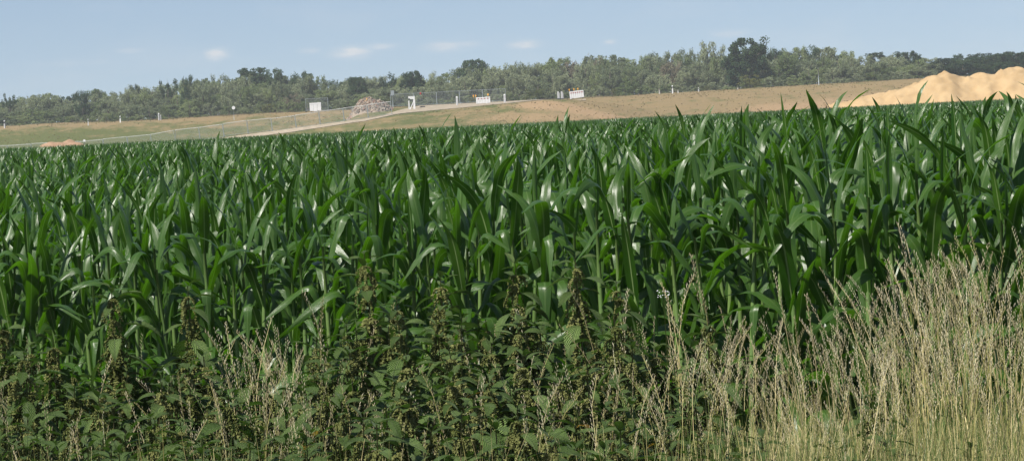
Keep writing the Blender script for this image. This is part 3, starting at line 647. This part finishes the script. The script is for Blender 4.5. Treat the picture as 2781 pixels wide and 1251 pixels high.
# ------------------------------------------------------------------ tufts of dry grass on the embankment
def tuft(seed, n, h, mats):
    r = random.Random(seed); mb = MB()
    for i in range(n):
        a = r.uniform(0, 6.28); d = r.uniform(0, .12); b = np.array([math.cos(a) * d, math.sin(a) * d, 0]); hh = h * r.uniform(.5, 1); lx, ly = r.uniform(-.3, .3) * hh, r.uniform(-.3, .3) * hh
        sd = np.array([math.sin(a + 1), math.cos(a + 1), 0]) * .012
        mb.add([b - sd, b + sd, b + (lx * .4, ly * .4, hh * .6) + sd * .7, b + (lx * .4, ly * .4, hh * .6) - sd * .7, b + (lx, ly, hh)], [(0, 1, 2, 3), (3, 2, 4)], m=r.choice(range(len(mats))))
    return mb.mesh('tuft', mats)
MAT['tuft_dry'] = foliage('dry_tuft', (0.22, 0.165, 0.08), (0.36, 0.28, 0.15), rough=.9, spec=.1, transl=.35, var=.4)
MAT['tuft_green'] = foliage('green_tuft', (0.13, 0.14, 0.045), (0.24, 0.22, 0.09), rough=.9, spec=.1, transl=.35, var=.4)
TF = proto_collection('tuft_protos', [tuft(i, 26, .28, [MAT['tuft_dry'], MAT['tuft_dry'], MAT['tuft_green']][:2 + i % 2]) for i in range(6)])
n = 16000
tx = rs.uniform(-88, 88, n); ty = 346 + (472 - 346) * rs.rand(n) ** .75
keep = (ty > far_y(tx) + 2) & ~((tx > PX[0]) & (np.abs(ty - 374) < 10)) & ~((np.abs(tx + 29) < 44) & (ty > 421) & (ty < 448) & ((tx > -24) | (ty < 427.5)))
keep &= (vnoise(tx * .12, ty * .12, 77) + rs.uniform(-.6, .6, n) > -.15)
tx, ty = tx[keep], ty[keep]; n = len(tx); sc = rs.uniform(.3, .75, n)
scatter('dry_grass', np.stack([tx, ty, zg(tx, ty) - .02], -1), np.stack([np.zeros(n), np.zeros(n), rs.uniform(0, 6.28, n)], -1), np.stack([sc * 1.5, sc * 1.5, sc], -1), rs.randint(0, 6, n), TF, 'dry grass tufts growing over the embankment')

# ------------------------------------------------------------------ maize
def leaf_shape(r, cls):
    p = dict(L=r.uniform(.64, .84), W=r.uniform(.066, .092), fold=r.uniform(.2, .42), tw=r.gauss(0, .9), wave=r.uniform(.006, .018), wf=r.uniform(14, 26), ph=r.uniform(0, 6), drift=r.gauss(0, .18))
    if cls == 'spike': p.update(L=r.uniform(.45, .62), W=r.uniform(.045, .065), th0=r.uniform(.02, .12), bend=r.uniform(0, .3), kc=.8, kw=.3, fold=.8, tw=r.gauss(0, .3), wave=.003)
    elif cls == 'up': p.update(L=r.uniform(.6, .8), th0=r.uniform(.14, .42), bend=r.uniform(.3, 1.6), kc=r.uniform(.55, .82), kw=r.uniform(.1, .25))
    elif cls == 'arch': p.update(th0=r.uniform(.28, .6), bend=r.uniform(1.4, 2.5), kc=r.uniform(.35, .6), kw=r.uniform(.15, .3))
    elif cls == 'fold': p.update(th0=r.uniform(.2, .5), bend=r.uniform(1.9, 2.7), kc=r.uniform(.4, .7), kw=r.uniform(.04, .09))
    else: p.update(L=r.uniform(.6, .8), th0=r.uniform(.45, .7), bend=r.uniform(1.4, 2.1), kc=r.uniform(.35, .55), kw=.25)
    return p
def leaf_geo(p, seg, ac):
    s = np.linspace(0, 1, seg + 1); ds = p['L'] / seg
    cum = lambda q: 1 / (1 + np.exp(-(q - p['kc']) / (p['kw'] * .5)))
    th = p['th0'] + p['bend'] * (cum(s) - cum(0)); az_ = p['drift'] * s * s * 2
    dv = np.stack([np.sin(th) * np.cos(az_), np.sin(th) * np.sin(az_), np.cos(th)], -1)
    P = np.concatenate([[[0, 0, 0]], np.cumsum((dv[:-1] + dv[1:]) / 2 * ds, 0)], 0)
    side = np.stack([-np.sin(az_), np.cos(az_), 0 * s], -1); nr = np.cross(dv, side); nr *= np.where(nr[:, 2:3] < 0, 1, 1)
    tw = p['tw'] * s ** 1.5; sd = side * np.cos(tw)[:, None] + nr * np.sin(tw)[:, None]; up = -np.cross(sd, dv)
    w = p['W'] / 2 * np.minimum(1, .62 + .38 * s / .28) * np.where(s < .38, 1, np.clip(1 - ((s - .38) / .62) ** 2.1, 0, 1)) + .001
    V, U = [], []
    ts = np.linspace(-1, 1, ac)
    fold = p['fold'] * (1 - .65 * s)
    for i in range(seg + 1):
        for t in ts:
            wv = p['wave'] * math.sin(p['wf'] * s[i] + p['ph'] + (1.3 if t > 0 else 0)) * t * t * min(1, s[i] * 5) * (1 - s[i])
            c = math.cos(fold[i]); V.append(P[i] + sd[i] * (t * w[i] * c) + up[i] * (-abs(t) * w[i] * math.sin(fold[i]) + wv)); U.append(((t + 1) / 2, s[i]))
    Fc = [(i * ac + j, i * ac + j + 1, (i + 1) * ac + j + 1, (i + 1) * ac + j) for i in range(seg) for j in range(ac - 1)]
    return np.array(V), Fc, U
CLS = ['spike', 'up', 'arch', 'fold', 'droop']; NV = 9
SH = {c: [leaf_shape(random.Random(1000 * k + v), c) for v in range(NV)] for k, c in enumerate(CLS)}
LEAF = {c: [mesh('leaf', *leaf_geo(p, 16, 5)[:2], MAT['corn'], leaf_geo(p, 16, 5)[2]) for p in SH[c]] for c in CLS}
def corn_spec(r):
    out = []; az0 = r.uniform(0, math.pi); n = 12
    for i in range(n):
        t = i / (n - 1); z = .14 + t * 1.10
        c = r.choice(['spike', 'up', 'up']) if i == n - 1 else (r.choice(['up', 'arch', 'fold', 'arch']) if t > .74 else (r.choice(['arch', 'arch', 'fold', 'fold', 'up']) if t > .4 else r.choice(['droop', 'arch', 'arch'])))
        k_ = .8 if i == n - 1 else 1.0
        out.append((c, r.randrange(NV), z, az0 + (i % 2) * math.pi + r.gauss(0, .5), k_ * r.uniform(.72, .98) * (.76 + .20 * math.sin(math.pi * min(1, t + .15)))))
    return out
def stalk_mb(zt=1.26):
    mb = MB(); mb.tube([(0, 0, -.02), (0, 0, .3), (.004, 0, .62), (0, .004, .95), (0, 0, zt)], [.016, .015, .013, .011, .006], 7); return mb
STALK = stalk_mb().mesh('stalk', MAT['stalk'], True)
def build_plant(x, y, h, r, label, group, name='maize_plant'):
    o = thing(name, label, 'maize plant', (x, y, float(zg(x, y))), 0, group); o.rotation_euler = (r.gauss(0, .04), r.gauss(0, .04), r.uniform(0, 6.28)); o.scale = (h, h, h)
    link('stalk', STALK, o)
    for (c, v, z, a, s) in corn_spec(r):
        link('leaf', LEAF[c][v], o, (0, 0, z), (0, 0, a), (s, s, s))
    return o
# rows run parallel to the field's near edge
ex = np.array([1, -.5]); ex = ex / np.linalg.norm(ex); ey = np.array([.5, 1]); ey = ey / np.linalg.norm(ey); org = np.array([0, 15.6])
def hfac(x, y): return np.clip(1.10 + .033 * np.clip(x, -3, 3) * np.clip(26 / np.maximum(y, 1) - .3, 0, 1.2), 1.0, 1.17)
r = random.Random(5); count = 0; row_list = []
for row in range(36):
    cand = []
    for k in range(-120, 121):
        q = org + ey * (row * .75 + r.gauss(0, .03)) + ex * (k * .16 + r.gauss(0, .025))
        if abs(q[0]) < .178 * q[1] + .28: cand.append(q)
    cand.sort(key=lambda q: q[0] / q[1]); row_list.append(cand)
done = 0; rest = []
for row, cand in enumerate(row_list):
    for k, q in enumerate(cand):
        x, y = float(q[0]), float(q[1]); h = float(hfac(x, y)) * r.uniform(.93, 1.08) * (r.uniform(1.08, 1.15) if r.random() < .07 else 1)
        if row < 9 and done < 300:
            rw = 'front' if row == 0 else ordinal(row + 1)
            lab, grp = '%s maize plant from the left in the %s row of the corn' % (ordinal(k + 1), rw), 'maize plants in the %s row' % rw
            build_plant(x, y, h, r, lab, grp); done += 1
        else: rest.append((x, y, h))
# plants of the same rows just outside the frame and the rows farther back, as one mass
for row in range(14):
    for k in range(-120, 121):
        q = org + ey * row * .75 + ex * k * .16
        if .178 * q[1] + .28 <= abs(q[0]) < .178 * q[1] + 2.6: rest.append((float(q[0]), float(q[1]), float(hfac(q[0], q[1])) * r.uniform(.93, 1.08)))
def joined(seed, seg, ac, zmin, stalk=True, fat=1.0):
    rr = random.Random(seed); mb = MB()
    for (c, v, z, a, s) in corn_spec(rr):
        if z < zmin: continue
        V, Fc, U = leaf_geo(SH[c][v], seg, ac); ca, sa = math.cos(a), math.sin(a); V = V * s * np.array([1, fat, 1]); V = np.stack([V[:, 0] * ca - V[:, 1] * sa, V[:, 0] * sa + V[:, 1] * ca, V[:, 2] + z], -1)
        mb.add(V, Fc, U)
    if stalk: mb.tube([(0, 0, -.02), (0, 0, 1.1)], [.016, .008], 4, m=1)
    return mb.mesh('maize', [MAT['corn'], MAT['stalk']], True)
MID = proto_collection('maize_mid', [joined(300 + i, 9, 3, 0) for i in range(14)])
FAR = proto_collection('maize_far', [joined(400 + i, 5, 3, .35, False, 1.25) for i in range(12)])
def corn_scatter(name, P, col, nv, label):
    P = np.array(P); n = len(P); zz = zg(P[:, 0], P[:, 1])
    scatter(name, np.stack([P[:, 0], P[:, 1], zz], -1), np.stack([rs.normal(0, .04, n), rs.normal(0, .04, n), rs.uniform(0, 6.28, n)], -1), np.repeat(P[:, 2:3], 3, 1), rs.randint(0, nv, n), col, label)
# middle distance, random within the rows
mid = list(rest); far = []
ymax_rows = 36.0
def fill(y0, y1, dens):
    n = int(dens * ((y1 - y0) * (.36 * (y0 + y1) / 2 + 3.0))); yy = np.sqrt(rs.uniform(y0 * y0, y1 * y1, n)); xx = rs.uniform(-1, 1, n) * (.18 * yy + 1.5)
    hh = hfac(xx, yy) * rs.uniform(.92, 1.07, n); k = yy < far_y(xx); return list(zip(xx[k], yy[k], hh[k]))
mid += [q for q in fill(36, 70, 7.0) if True]
# fill the triangle between the oblique rows and the 36 m line
for q in fill(24, 36, 7.5):
    d = (np.array(q[:2]) - org) @ ey
    if d > 35.6 * .75: mid.append(q)
corn_scatter('maize_field', mid, MID, 14, 'dense mass of maize filling the field behind the front rows')
corn_scatter('distant_maize_field', fill(70, 150, 4.5) + fill(150, 345, 3.2), FAR, 12, 'far part of the maize field reaching to the embankment')

# ------------------------------------------------------------------ nettles
def nettle_leaf(seed):
    r = random.Random(seed); nt_ = 10; L, W = 1.0, r.uniform(.40, .50); bend = r.uniform(.5, 1.1); th0 = r.uniform(1.45, 2.0); fold = r.uniform(.25, .5); tw = r.gauss(0, .25)
    V, U, Fc = [], [], []; p = np.array([.0, 0, 0]); rows = []
    st = [0.0] + [q for i in range(nt_) for q in ((i + .72) / nt_, (i + 1.0) / nt_)]
    prev = 0.0
    mid, th_ = [], []
    for s in st:
        th = th0 + bend * s; d = np.array([math.sin(th), 0, math.cos(th)]); p = p + d * (s - prev) * L; prev = s; mid.append(p.copy()); th_.append(th)
    for i, s in enumerate(st):
        w = W / 2 * (math.sin(math.pi * min(1, (s * .92 + .06)) ** .75)) * (1.12 if i % 2 == 1 else .86) * (1 if s < .999 else 0) + .004
        if i % 2 == 1: fw = .05
        else: fw = 0
        d = np.array([math.sin(th_[i]), 0, math.cos(th_[i])]); n = np.array([-math.cos(th_[i]), 0, math.sin(th_[i])]); a = tw * s
        for sg in (-1, 0, 1):
            sd = np.array([0, sg, 0.]) * math.cos(fold) * w; q = mid[i] + sd * math.cos(a) + n * (abs(sg) * w * math.sin(fold) * .8 + sg * w * math.sin(a)) + d * (fw * abs(sg)); V.append(q); U.append((.5 + sg * .5, s))
    for i in range(len(st) - 1):
        a = i * 3; Fc += [(a, a + 1, a + 4, a + 3), (a + 1, a + 2, a + 5, a + 4)]
    # petiole
    o = len(V); V += [np.array([-.28, -.018, .03]), np.array([-.28, .018, .03]), np.array([.02, .012, 0]), np.array([.02, -.012, 0])]; U += [(.5, 0)] * 4; Fc.append((o, o + 1, o + 2, o + 3))
    V = [v + np.array([.28, 0, 0]) for v in V]
    return V, Fc, U
NL = [mesh('leaf', *nettle_leaf(60 + i)[:2], MAT['nettle'], nettle_leaf(60 + i)[2]) for i in range(12)]
NLY = mesh('leaf', *nettle_leaf(61)[:2], MAT['nettle_yellow'], nettle_leaf(61)[2])
def seed_cluster(seed):
    r = random.Random(seed); mb = MB()
    for k in range(9):
        a = r.uniform(0, 6.28); L = r.uniform(.03, .062); p = np.array([0, 0, 0.]); out = r.uniform(.35, .9)
        for i in range(13):
            t = i / 12; p = np.array([math.cos(a) * L * out * math.sin(t * 1.5), math.sin(a) * L * out * math.sin(t * 1.5), .008 + L * (.35 * t - 1.15 * t * t)])
            for j in range(2):
                c = p + rvec(r) * .0035; s = r.uniform(.0020, .0036); R = np.array(Euler((r.uniform(0, 6), r.uniform(0, 6), 0)).to_matrix())
                mb.add((np.array([(1, 1, 1), (1, -1, -1), (-1, 1, -1), (-1, -1, 1)], float) * s) @ R.T + c, [(0, 1, 2), (0, 3, 1), (0, 2, 3), (1, 3, 2)])
    return mb.mesh('seed_cluster', MAT['nettle_seed'])
NS = [seed_cluster(80 + i) for i in range(8)]
STEMS = []
for i in range(5):
    rr = random.Random(i); mb = MB(); mb.tube([(0, 0, -.03), (rr.uniform(-.01, .01), rr.uniform(-.01, .01), .4), (rr.uniform(-.012, .012), rr.uniform(-.012, .012), .75), (0, 0, 1.0)], [.0042, .0038, .003, .0016], 5); STEMS.append(mb.mesh('stem', MAT['nettle_stem'], True))
def nettle(px, ytop, Y, label, group, r, fruit=1.0):
    x, y, zt = at(px * S, ytop * S, Y); zb = float(zg(x, y)); H = max(.5, zt - zb)
    o = thing('stinging_nettle', label, 'nettle', (x, y, zb), r.uniform(0, 6.28), group); o.rotation_euler = (r.gauss(0, .035), r.gauss(0, .035), o.rotation_euler[2])
    link('stem', r.choice(STEMS), o, scl=(1, 1, H))
    d = .006; az_ = r.uniform(0, 6.28); i = 0
    while d < min(H - .15, .78):
        z = H - d; sz = (.036 + .098 * min(1, (d / .22)) ** .8) * r.uniform(.85, 1.15); 
        for sgn in (0, math.pi):
            if r.random() < .1 and d > .2: continue
            pit = -0.95 + 1.35 * min(1, d / .18)                     # young top leaves stand up, older ones hang
            s = sz * r.uniform(.85, 1.15)
            link('leaf', r.choice(NL), o, (0, 0, z), (r.gauss(0, .15), pit * .9 + r.gauss(0, .14), az_ + sgn + r.gauss(0, .2)), (s, s, s))
        if d > .03 and r.random() < fruit:
            s = (.55 + .6 * min(1, d / .2)) * r.uniform(.85, 1.2); link('seed_cluster', r.choice(NS), o, (0, 0, z), (0, 0, r.uniform(0, 6.28)), (s, s, s * 1.05))
            if d > .12 and r.random() < .35 * fruit: link('seed_cluster', r.choice(NS), o, (0, 0, z - .018), (0, 0, r.uniform(0, 6.28)), (s * .9, s * .9, s))
        az_ += math.pi / 2 + r.gauss(0, .12); d += (.016 + .038 * min(1, d / .16)) * r.uniform(.85, 1.2); i += 1
    return o
rn = random.Random(21)
TALL = [(40, 800, 9.8, 'tall stinging nettle at the left edge in front of the maize'), (285, 722, 9.6, 'tall leaning seed-laden nettle spike, second from the left'), (490, 718, 9.7, 'tall bushy nettle spike between the left edge and the dry grass gap'),
        (118, 850, 9.3, 'nettle with brown seed clusters right of the leftmost tall nettle'), (935, 634, 9.6, 'tallest nettle spike, alone against the maize left of centre'), (1110, 700, 9.5, 'leafy nettle top right of the tallest nettle spike'),
        (1010, 752, 9.2, 'shorter nettle top just right of the tallest nettle spike'), (1300, 664, 9.6, 'tall nettle spike with hanging seeds right of the picture centre'), (1476, 642, 9.5, 'tall nettle spike right of centre, the rightmost of the tall ones'),
        (1252, 770, 9.1, 'nettle left of the tall spike near the centre'), (1585, 700, 9.9, 'slender nettle tip beside a maize stalk right of centre'), (1792, 792, 9.2, 'brownish nettle at the right end of the nettle patch'), (2190, 1000, 8.4, 'lone low nettle in the dry grass at the right'), (1560, 790, 9.0, 'nettle just right of the rightmost tall spike')]
nett = [nettle(a, b, c, l, None, rn) for a, b, c, l in TALL]
NEX = [-40, 100, 200, 400, 560, 640, 760, 860, 1000, 1300, 1500, 1620, 1720, 1800, 1860]
NEY = [850, 850, 900, 905, 880, 900, 850, 790, 760, 770, 800, 850, 860, 920, 1010]
def nseg(px): return 'at the left end' if px < 430 else ('left of the middle' if px < 860 else ('in the middle' if px < 1290 else 'at the right end'))
layers = [(9.7, 0, 70, 30), (9.1, 30, 130, 34), (8.6, 90, 200, 34), (8.1, 170, 280, 30), (7.6, 240, 360, 26)]
for li, (Y, a, b, n) in enumerate(layers):
    for i in range(n):
        px = -50 + 1900 * (i + rn.uniform(.1, .9)) / n
        if li < 2 and 1560 < px < 1850 and rn.random() < .5: continue
        if li < 2 and 540 < px < 740 and rn.random() < .6: continue
        yt = min(1130, np.interp(px, NEX, NEY) + rn.uniform(a, b)); dep = ['rearmost', 'second rearmost', 'middle', 'second front', 'foremost'][li]
        nett.append(nettle(px, yt, Y + rn.uniform(-.22, .22), 'seed-laden nettle, %s from the left in the %s layer of the nettle patch' % (ordinal(i + 1), dep), 'nettles in the %s layer of the patch' % dep, rn, .85))
for px, yt in [(2230, 1090), (1930, 1100), (2080, 1120), (2420, 1130)]:
    nettle(px, yt, 7.9, 'small low nettle, %s from the left in the grass at lower right' % ordinal([1930, 2080, 2230, 2420].index(px) + 1), 'small nettles in the grass', rn, .6)
bpy.context.view_layer.update()
# a few yellowed leaves
for (tx_, ty_) in [(1219, 985), (1412, 1072), (1705, 1115), (830, 1085)]:
    best = None; d0 = ray(tx_ * S, ty_ * S)
    for o in nett:
        for ch in o.children:
            if not ch.name.startswith('leaf'): continue
            p = ch.matrix_world.translation; e = math.hypot(p.x / p.y - d0[0], (p.z - CAM_H) / p.y - d0[2]) + max(0, p.y - 8.2) * .01
            if best is None or e < best[0]: best = (e, ch)
    best[1].data = NLY; best[1]['label'] = 'yellowed withered leaf'

# ------------------------------------------------------------------ tall dry grass
def stalk_geo(seed, kind):
    """unit stalk 1 m high: stem mesh pieces and seed head pieces"""
    r = random.Random(seed); st, hd, bl = MB(), MB(), MB(); lx, ly = r.gauss(0, .07), r.gauss(0, .07); hl = r.uniform(.12, .22); nd = r.uniform(.3, 1.0); na = r.uniform(0, 6.28); lx2, ly2 = math.cos(na) * .10 * nd, math.sin(na) * .10 * nd
    def pt(t): return np.array([lx * t * t + lx2 * t ** 6 + r.gauss(0, .0012), ly * t * t + ly2 * t ** 6 + r.gauss(0, .0012), t - .06 * nd * t ** 8])
    pts = [pt(t) for t in (0, .25, .5, .7, .8, .9, 1)]; st.tube(pts, [.0019, .0017, .0014, .0011, .0009, .0008, .0005], 3)
    n = 22 if kind == 'spike' else 46
    for i in range(n):
        t = 1 - hl * (i + .5) / n * (1 if kind == 'spike' else 1.25); c = np.array([lx * t * t + lx2 * t ** 6, ly * t * t + ly2 * t ** 6, t - .06 * nd * t ** 8]); a = i * 2.4 + r.uniform(-.5, .5)
        if kind == 'spike': a = (i % 2) * math.pi + seed + r.uniform(-.4, .4); out = .002; tilt = r.uniform(.12, .35)
        else: out = r.uniform(.0005, .006) * (1 if r.random() < .85 else 2.2) * (.35 + .65 * (1 - t) / hl); tilt = r.uniform(.1, .4)
        d = np.array([math.cos(a) * math.sin(tilt), math.sin(a) * math.sin(tilt), math.cos(tilt)]); b = c + np.array([math.cos(a), math.sin(a), 0]) * out; L = r.uniform(.007, .013); w = r.uniform(.0006, .0010)
        s1 = np.cross(d, (0, 0, 1)); s1 /= np.linalg.norm(s1) + 1e-9; s2 = np.cross(d, s1); m = b + d * L * .45
        hd.add([b, m + s1 * w, m + s2 * w, m - s1 * w, m - s2 * w, b + d * L], [(0, 2, 1), (0, 3, 2), (0, 4, 3), (0, 1, 4), (5, 1, 2), (5, 2, 3), (5, 3, 4), (5, 4, 1)])
    for i in range(r.choice([1, 2, 2])):
        z0 = r.uniform(.25, .6); a = r.uniform(0, 6.28); L = r.uniform(.15, .3); w = .0022; dirv = np.array([math.cos(a), math.sin(a), 0]); sd = np.array([-math.sin(a), math.cos(a), 0]) * w; V = []
        for k in range(5):
            q = k / 4; V += [dirv * L * .55 * q + np.array([lx * z0 * z0, ly * z0 * z0, z0 + L * (.9 * q - .75 * q * q)]) + sg * sd * (1 - q * .9) for sg in (-1, 1)]
        bl.add(V, [(2 * k, 2 * k + 1, 2 * k + 3, 2 * k + 2) for k in range(4)])
    return st, hd, bl
GP = []; GST = []
for i in range(14):
    st, hd, bl = stalk_geo(500 + i, 'spike' if i % 3 == 0 else 'panicle')
    GST.append((st.mesh('stem', MAT['straw_stem']), hd.mesh('seed_head', MAT['straw']), bl.mesh('blade', MAT['straw_stem'] if i % 2 else MAT['grass'])))
    j = MB(); j.add(st.V, st.F, m=0); j.add(hd.V, hd.F, m=1); j.add(bl.V, bl.F, m=2); GP.append(j.mesh('stalk', [MAT['straw_stem'] if i % 3 else MAT['grass'], MAT['straw'], MAT['straw_stem'] if i % 2 else MAT['grass']]))
GCOL = proto_collection('grass_stalks', GP)
GEX = [-50, 60, 180, 420, 540, 640, 720, 860, 1000, 1200, 1400, 1600, 1700, 1760, 1860, 1960, 2100, 2200, 2300, 2400, 2500, 2576, 2650]
GEY = [790, 790, 930, 880, 780, 760, 780, 830, 830, 830, 810, 780, 710, 730, 790, 760, 700, 650, 600, 570, 560, 570, 570]
GD = [1.3, 1.3, 1.0, 1.2, 2.2, 2.4, 1.8, 1.2, 1.5, 1.5, 1.8, 2.8, 3.4, 3.4, 3.0, 3.6, 4.2, 5.0, 5.5, 6.0, 6, 6, 6]
pos, rot, scl = [], [], []
cdf_x = np.linspace(-50, 2650, 800); dn = np.interp(cdf_x, GEX, GD); cdf = np.cumsum(dn); cdf /= cdf[-1]
for i in range(4200):
    px = float(np.interp(rs.rand(), cdf, cdf_x)); dense = px > 1840
    Y = rs.uniform(7.6, 11.0) if dense else rs.uniform(7.7, 10.6)
    if float(vnoise(px * .035, Y * 1.7, 15)) + .5 * float(vnoise(px * .11, Y * 3, 16)) < rs.uniform(-.05, .6): continue
    u = rs.rand(); yt = np.interp(px, GEX, GEY) + (60 * rs.rand() if u < .15 else 30 + 300 * rs.rand() ** 1.3) + 70 * float(vnoise(px * .02, 0.5, 6)) + (10.2 - Y) * 40
    x, y, zt = at(px * S, yt * S, Y); fy = float(front_y(x)); 
    if y > fy - .5: y = fy - rs.uniform(.5, 1.2)
    zb = float(zg(x, y)); h = zt - zb
    if h < .3: continue
    pos.append((x, y, zb)); wl = .06 if rs.rand() < .65 else .2; rot.append((rs.normal(0, wl), rs.normal(.02, wl), rs.uniform(0, 6.28))); q = h ** .6; scl.append((q, q, h))
scatter('tall_dry_grass', pos, rot, scl, rs.randint(0, 14, len(pos)), GCOL, 'tall dry seeding grass at the field edge, thickest at the right')
# single stalks that stand out against the maize
SING = [(12, 700), (205, 830), (560, 790), (600, 775), (655, 765), (735, 790), (768, 718), (817, 690), (846, 800), (1000, 740), (1200, 790), (1360, 720), (1530, 670), (1545, 690), (1640, 760), (1700, 650), (1715, 665), (1790, 580), (1765, 690), (1770, 720), (1830, 740), (1880, 770), (1905, 790), (2035, 660), (2075, 700), (2290, 500), (2310, 545), (2380, 560), (2425, 600), (2460, 640), (2515, 590), (2560, 640)]
SING.sort()
for k, (px, yt) in enumerate(SING):
    x, y, zt = at(px * S, yt * S, 9.4 - .25 * (px > 1900)); zb = float(zg(x, y)); h = zt - zb; q = h ** .7
    o = thing('grass_stalk', '%s tall dry grass stalk from the left standing out against the maize' % ordinal(k + 1), 'grass', (x, y, zb), rn.uniform(0, 6.28), 'tall single grass stalks', (q * 1.15, q * 1.15, h))
    o.rotation_euler = (rn.gauss(0, .03), rn.gauss(0, .03), o.rotation_euler[2])
    a, b, c = GST[k % 14]; link('stem', a, o); link('seed_head', b, o); link('blade', c, o)
# green blades low in the verge
def blades(seed):
    r = random.Random(seed); mb = MB()
    for i in range(14):
        a = r.uniform(0, 6.28); b = np.array([r.uniform(-.05, .05), r.uniform(-.05, .05), 0]); L = r.uniform(.6, 1.0); ln = r.uniform(.05, .35); sd = np.array([-math.sin(a), math.cos(a), 0]) * r.uniform(.0018, .0035); V = []
        for k in range(6):
            q = k / 5; V += [b + np.array([math.cos(a) * ln * q * q, math.sin(a) * ln * q * q, L * (q - .25 * ln * q ** 3)]) + sg * sd * (1 - q * .92) for sg in (-1, 1)]
        mb.add(V, [(2 * k, 2 * k + 1, 2 * k + 3, 2 * k + 2) for k in range(5)], m=r.choice([0, 0, 1]))
    return mb.mesh('blades', [MAT['grass'], MAT['straw_stem']] if seed % 2 else [MAT['straw_stem'], MAT['grass']])
BCOL = proto_collection('grass_blades', [blades(700 + i) for i in range(8)])
pos, scl = [], []
for i in range(3600):
    px = float(np.interp(rs.rand(), cdf, cdf_x)) if i % 4 else rs.uniform(-60, 2650); Y = rs.uniform(7.0, 12.5); yt = (np.interp(px, [0, 1800, 2000, 2600], [960, 960, 1010, 900]) + 40 + 190 * rs.rand())
    x, y, zt = at(px * S, min(yt, 1230) * S, Y); zb = float(zg(x, y)); h = max(.35, zt - zb); pos.append((x, y, zb)); scl.append((1, 1, h))
n = len(pos); scatter('green_grass', pos, np.stack([rs.normal(0, .05, n), rs.normal(0, .05, n), rs.uniform(0, 6.28, n)], -1), scl, rs.randint(0, 8, n), BCOL, 'green grass blades growing between the nettles and dry stalks')
pos, scl = [], []
for i in range(1000):
    px = rs.uniform(1780, 2650); Y = rs.uniform(6.9, 8.6); x, y, zt = at(px * S, (940 + 230 * rs.rand() ** .8) * S, Y); zb = float(zg(x, y)); pos.append((x, y, zb)); scl.append((1, 1, max(.35, zt - zb)))
n = len(pos); scatter('verge_grass', pos, np.stack([rs.normal(0, .10, n), rs.normal(0, .10, n), rs.uniform(0, 6.28, n)], -1), scl, rs.randint(0, 4, n) * 2 + 1, BCOL, 'low green grass in front of the dry stalks at lower right')
# small white umbel flower
x, y, zt = at(1668 * S, 736 * S, 9.5); zb = float(zg(x, y)); o = thing('white_flower', 'small white umbel flower beside the dry grass right of centre', 'flower', (x, y, zb))
a = MB(); H = zt - zb; a.tube([(0, 0, 0), (.01, 0, H * .6), (0, 0, H)], [.002, .0017, .0012], 4); link('stem', a.mesh('stem', MAT['grass'], True), o)
a = MB()
for i in range(26):
    aa, q = rn.uniform(0, 6.28), .022 * math.sqrt(rn.random()); c = np.array([math.cos(aa) * q, math.sin(aa) * q, H + rn.uniform(-.016, .008)]); s = .0026; a.add([c + (s, 0, 0), c + (0, s, 0), c - (s, 0, 0), c - (0, s, 0), c + (0, 0, s * .7)], [(0, 1, 4), (1, 2, 4), (2, 3, 4), (3, 0, 4)])
link('umbel', a.mesh('umbel', MAT['white']), o)

# ------------------------------------------------------------------ haze
hz, t, out = newmat('haze_air')
pv = N(t, 'ShaderNodeVolumePrincipled'); pv.inputs['Color'].default_value = (0.88, 0.95, 1.0, 1); pv.inputs['Density'].default_value = 0.00026; pv.inputs['Anisotropy'].default_value = 0.2
Lk(t, pv.outputs[0], out.inputs['Volume'])
mb = MB(); mb.box(-6200, 6200, -700, 12200, -1.6, 21); tag(link('haze', mb.mesh('haze', hz)), 'thin bluish summer haze over the field', kind='stuff')
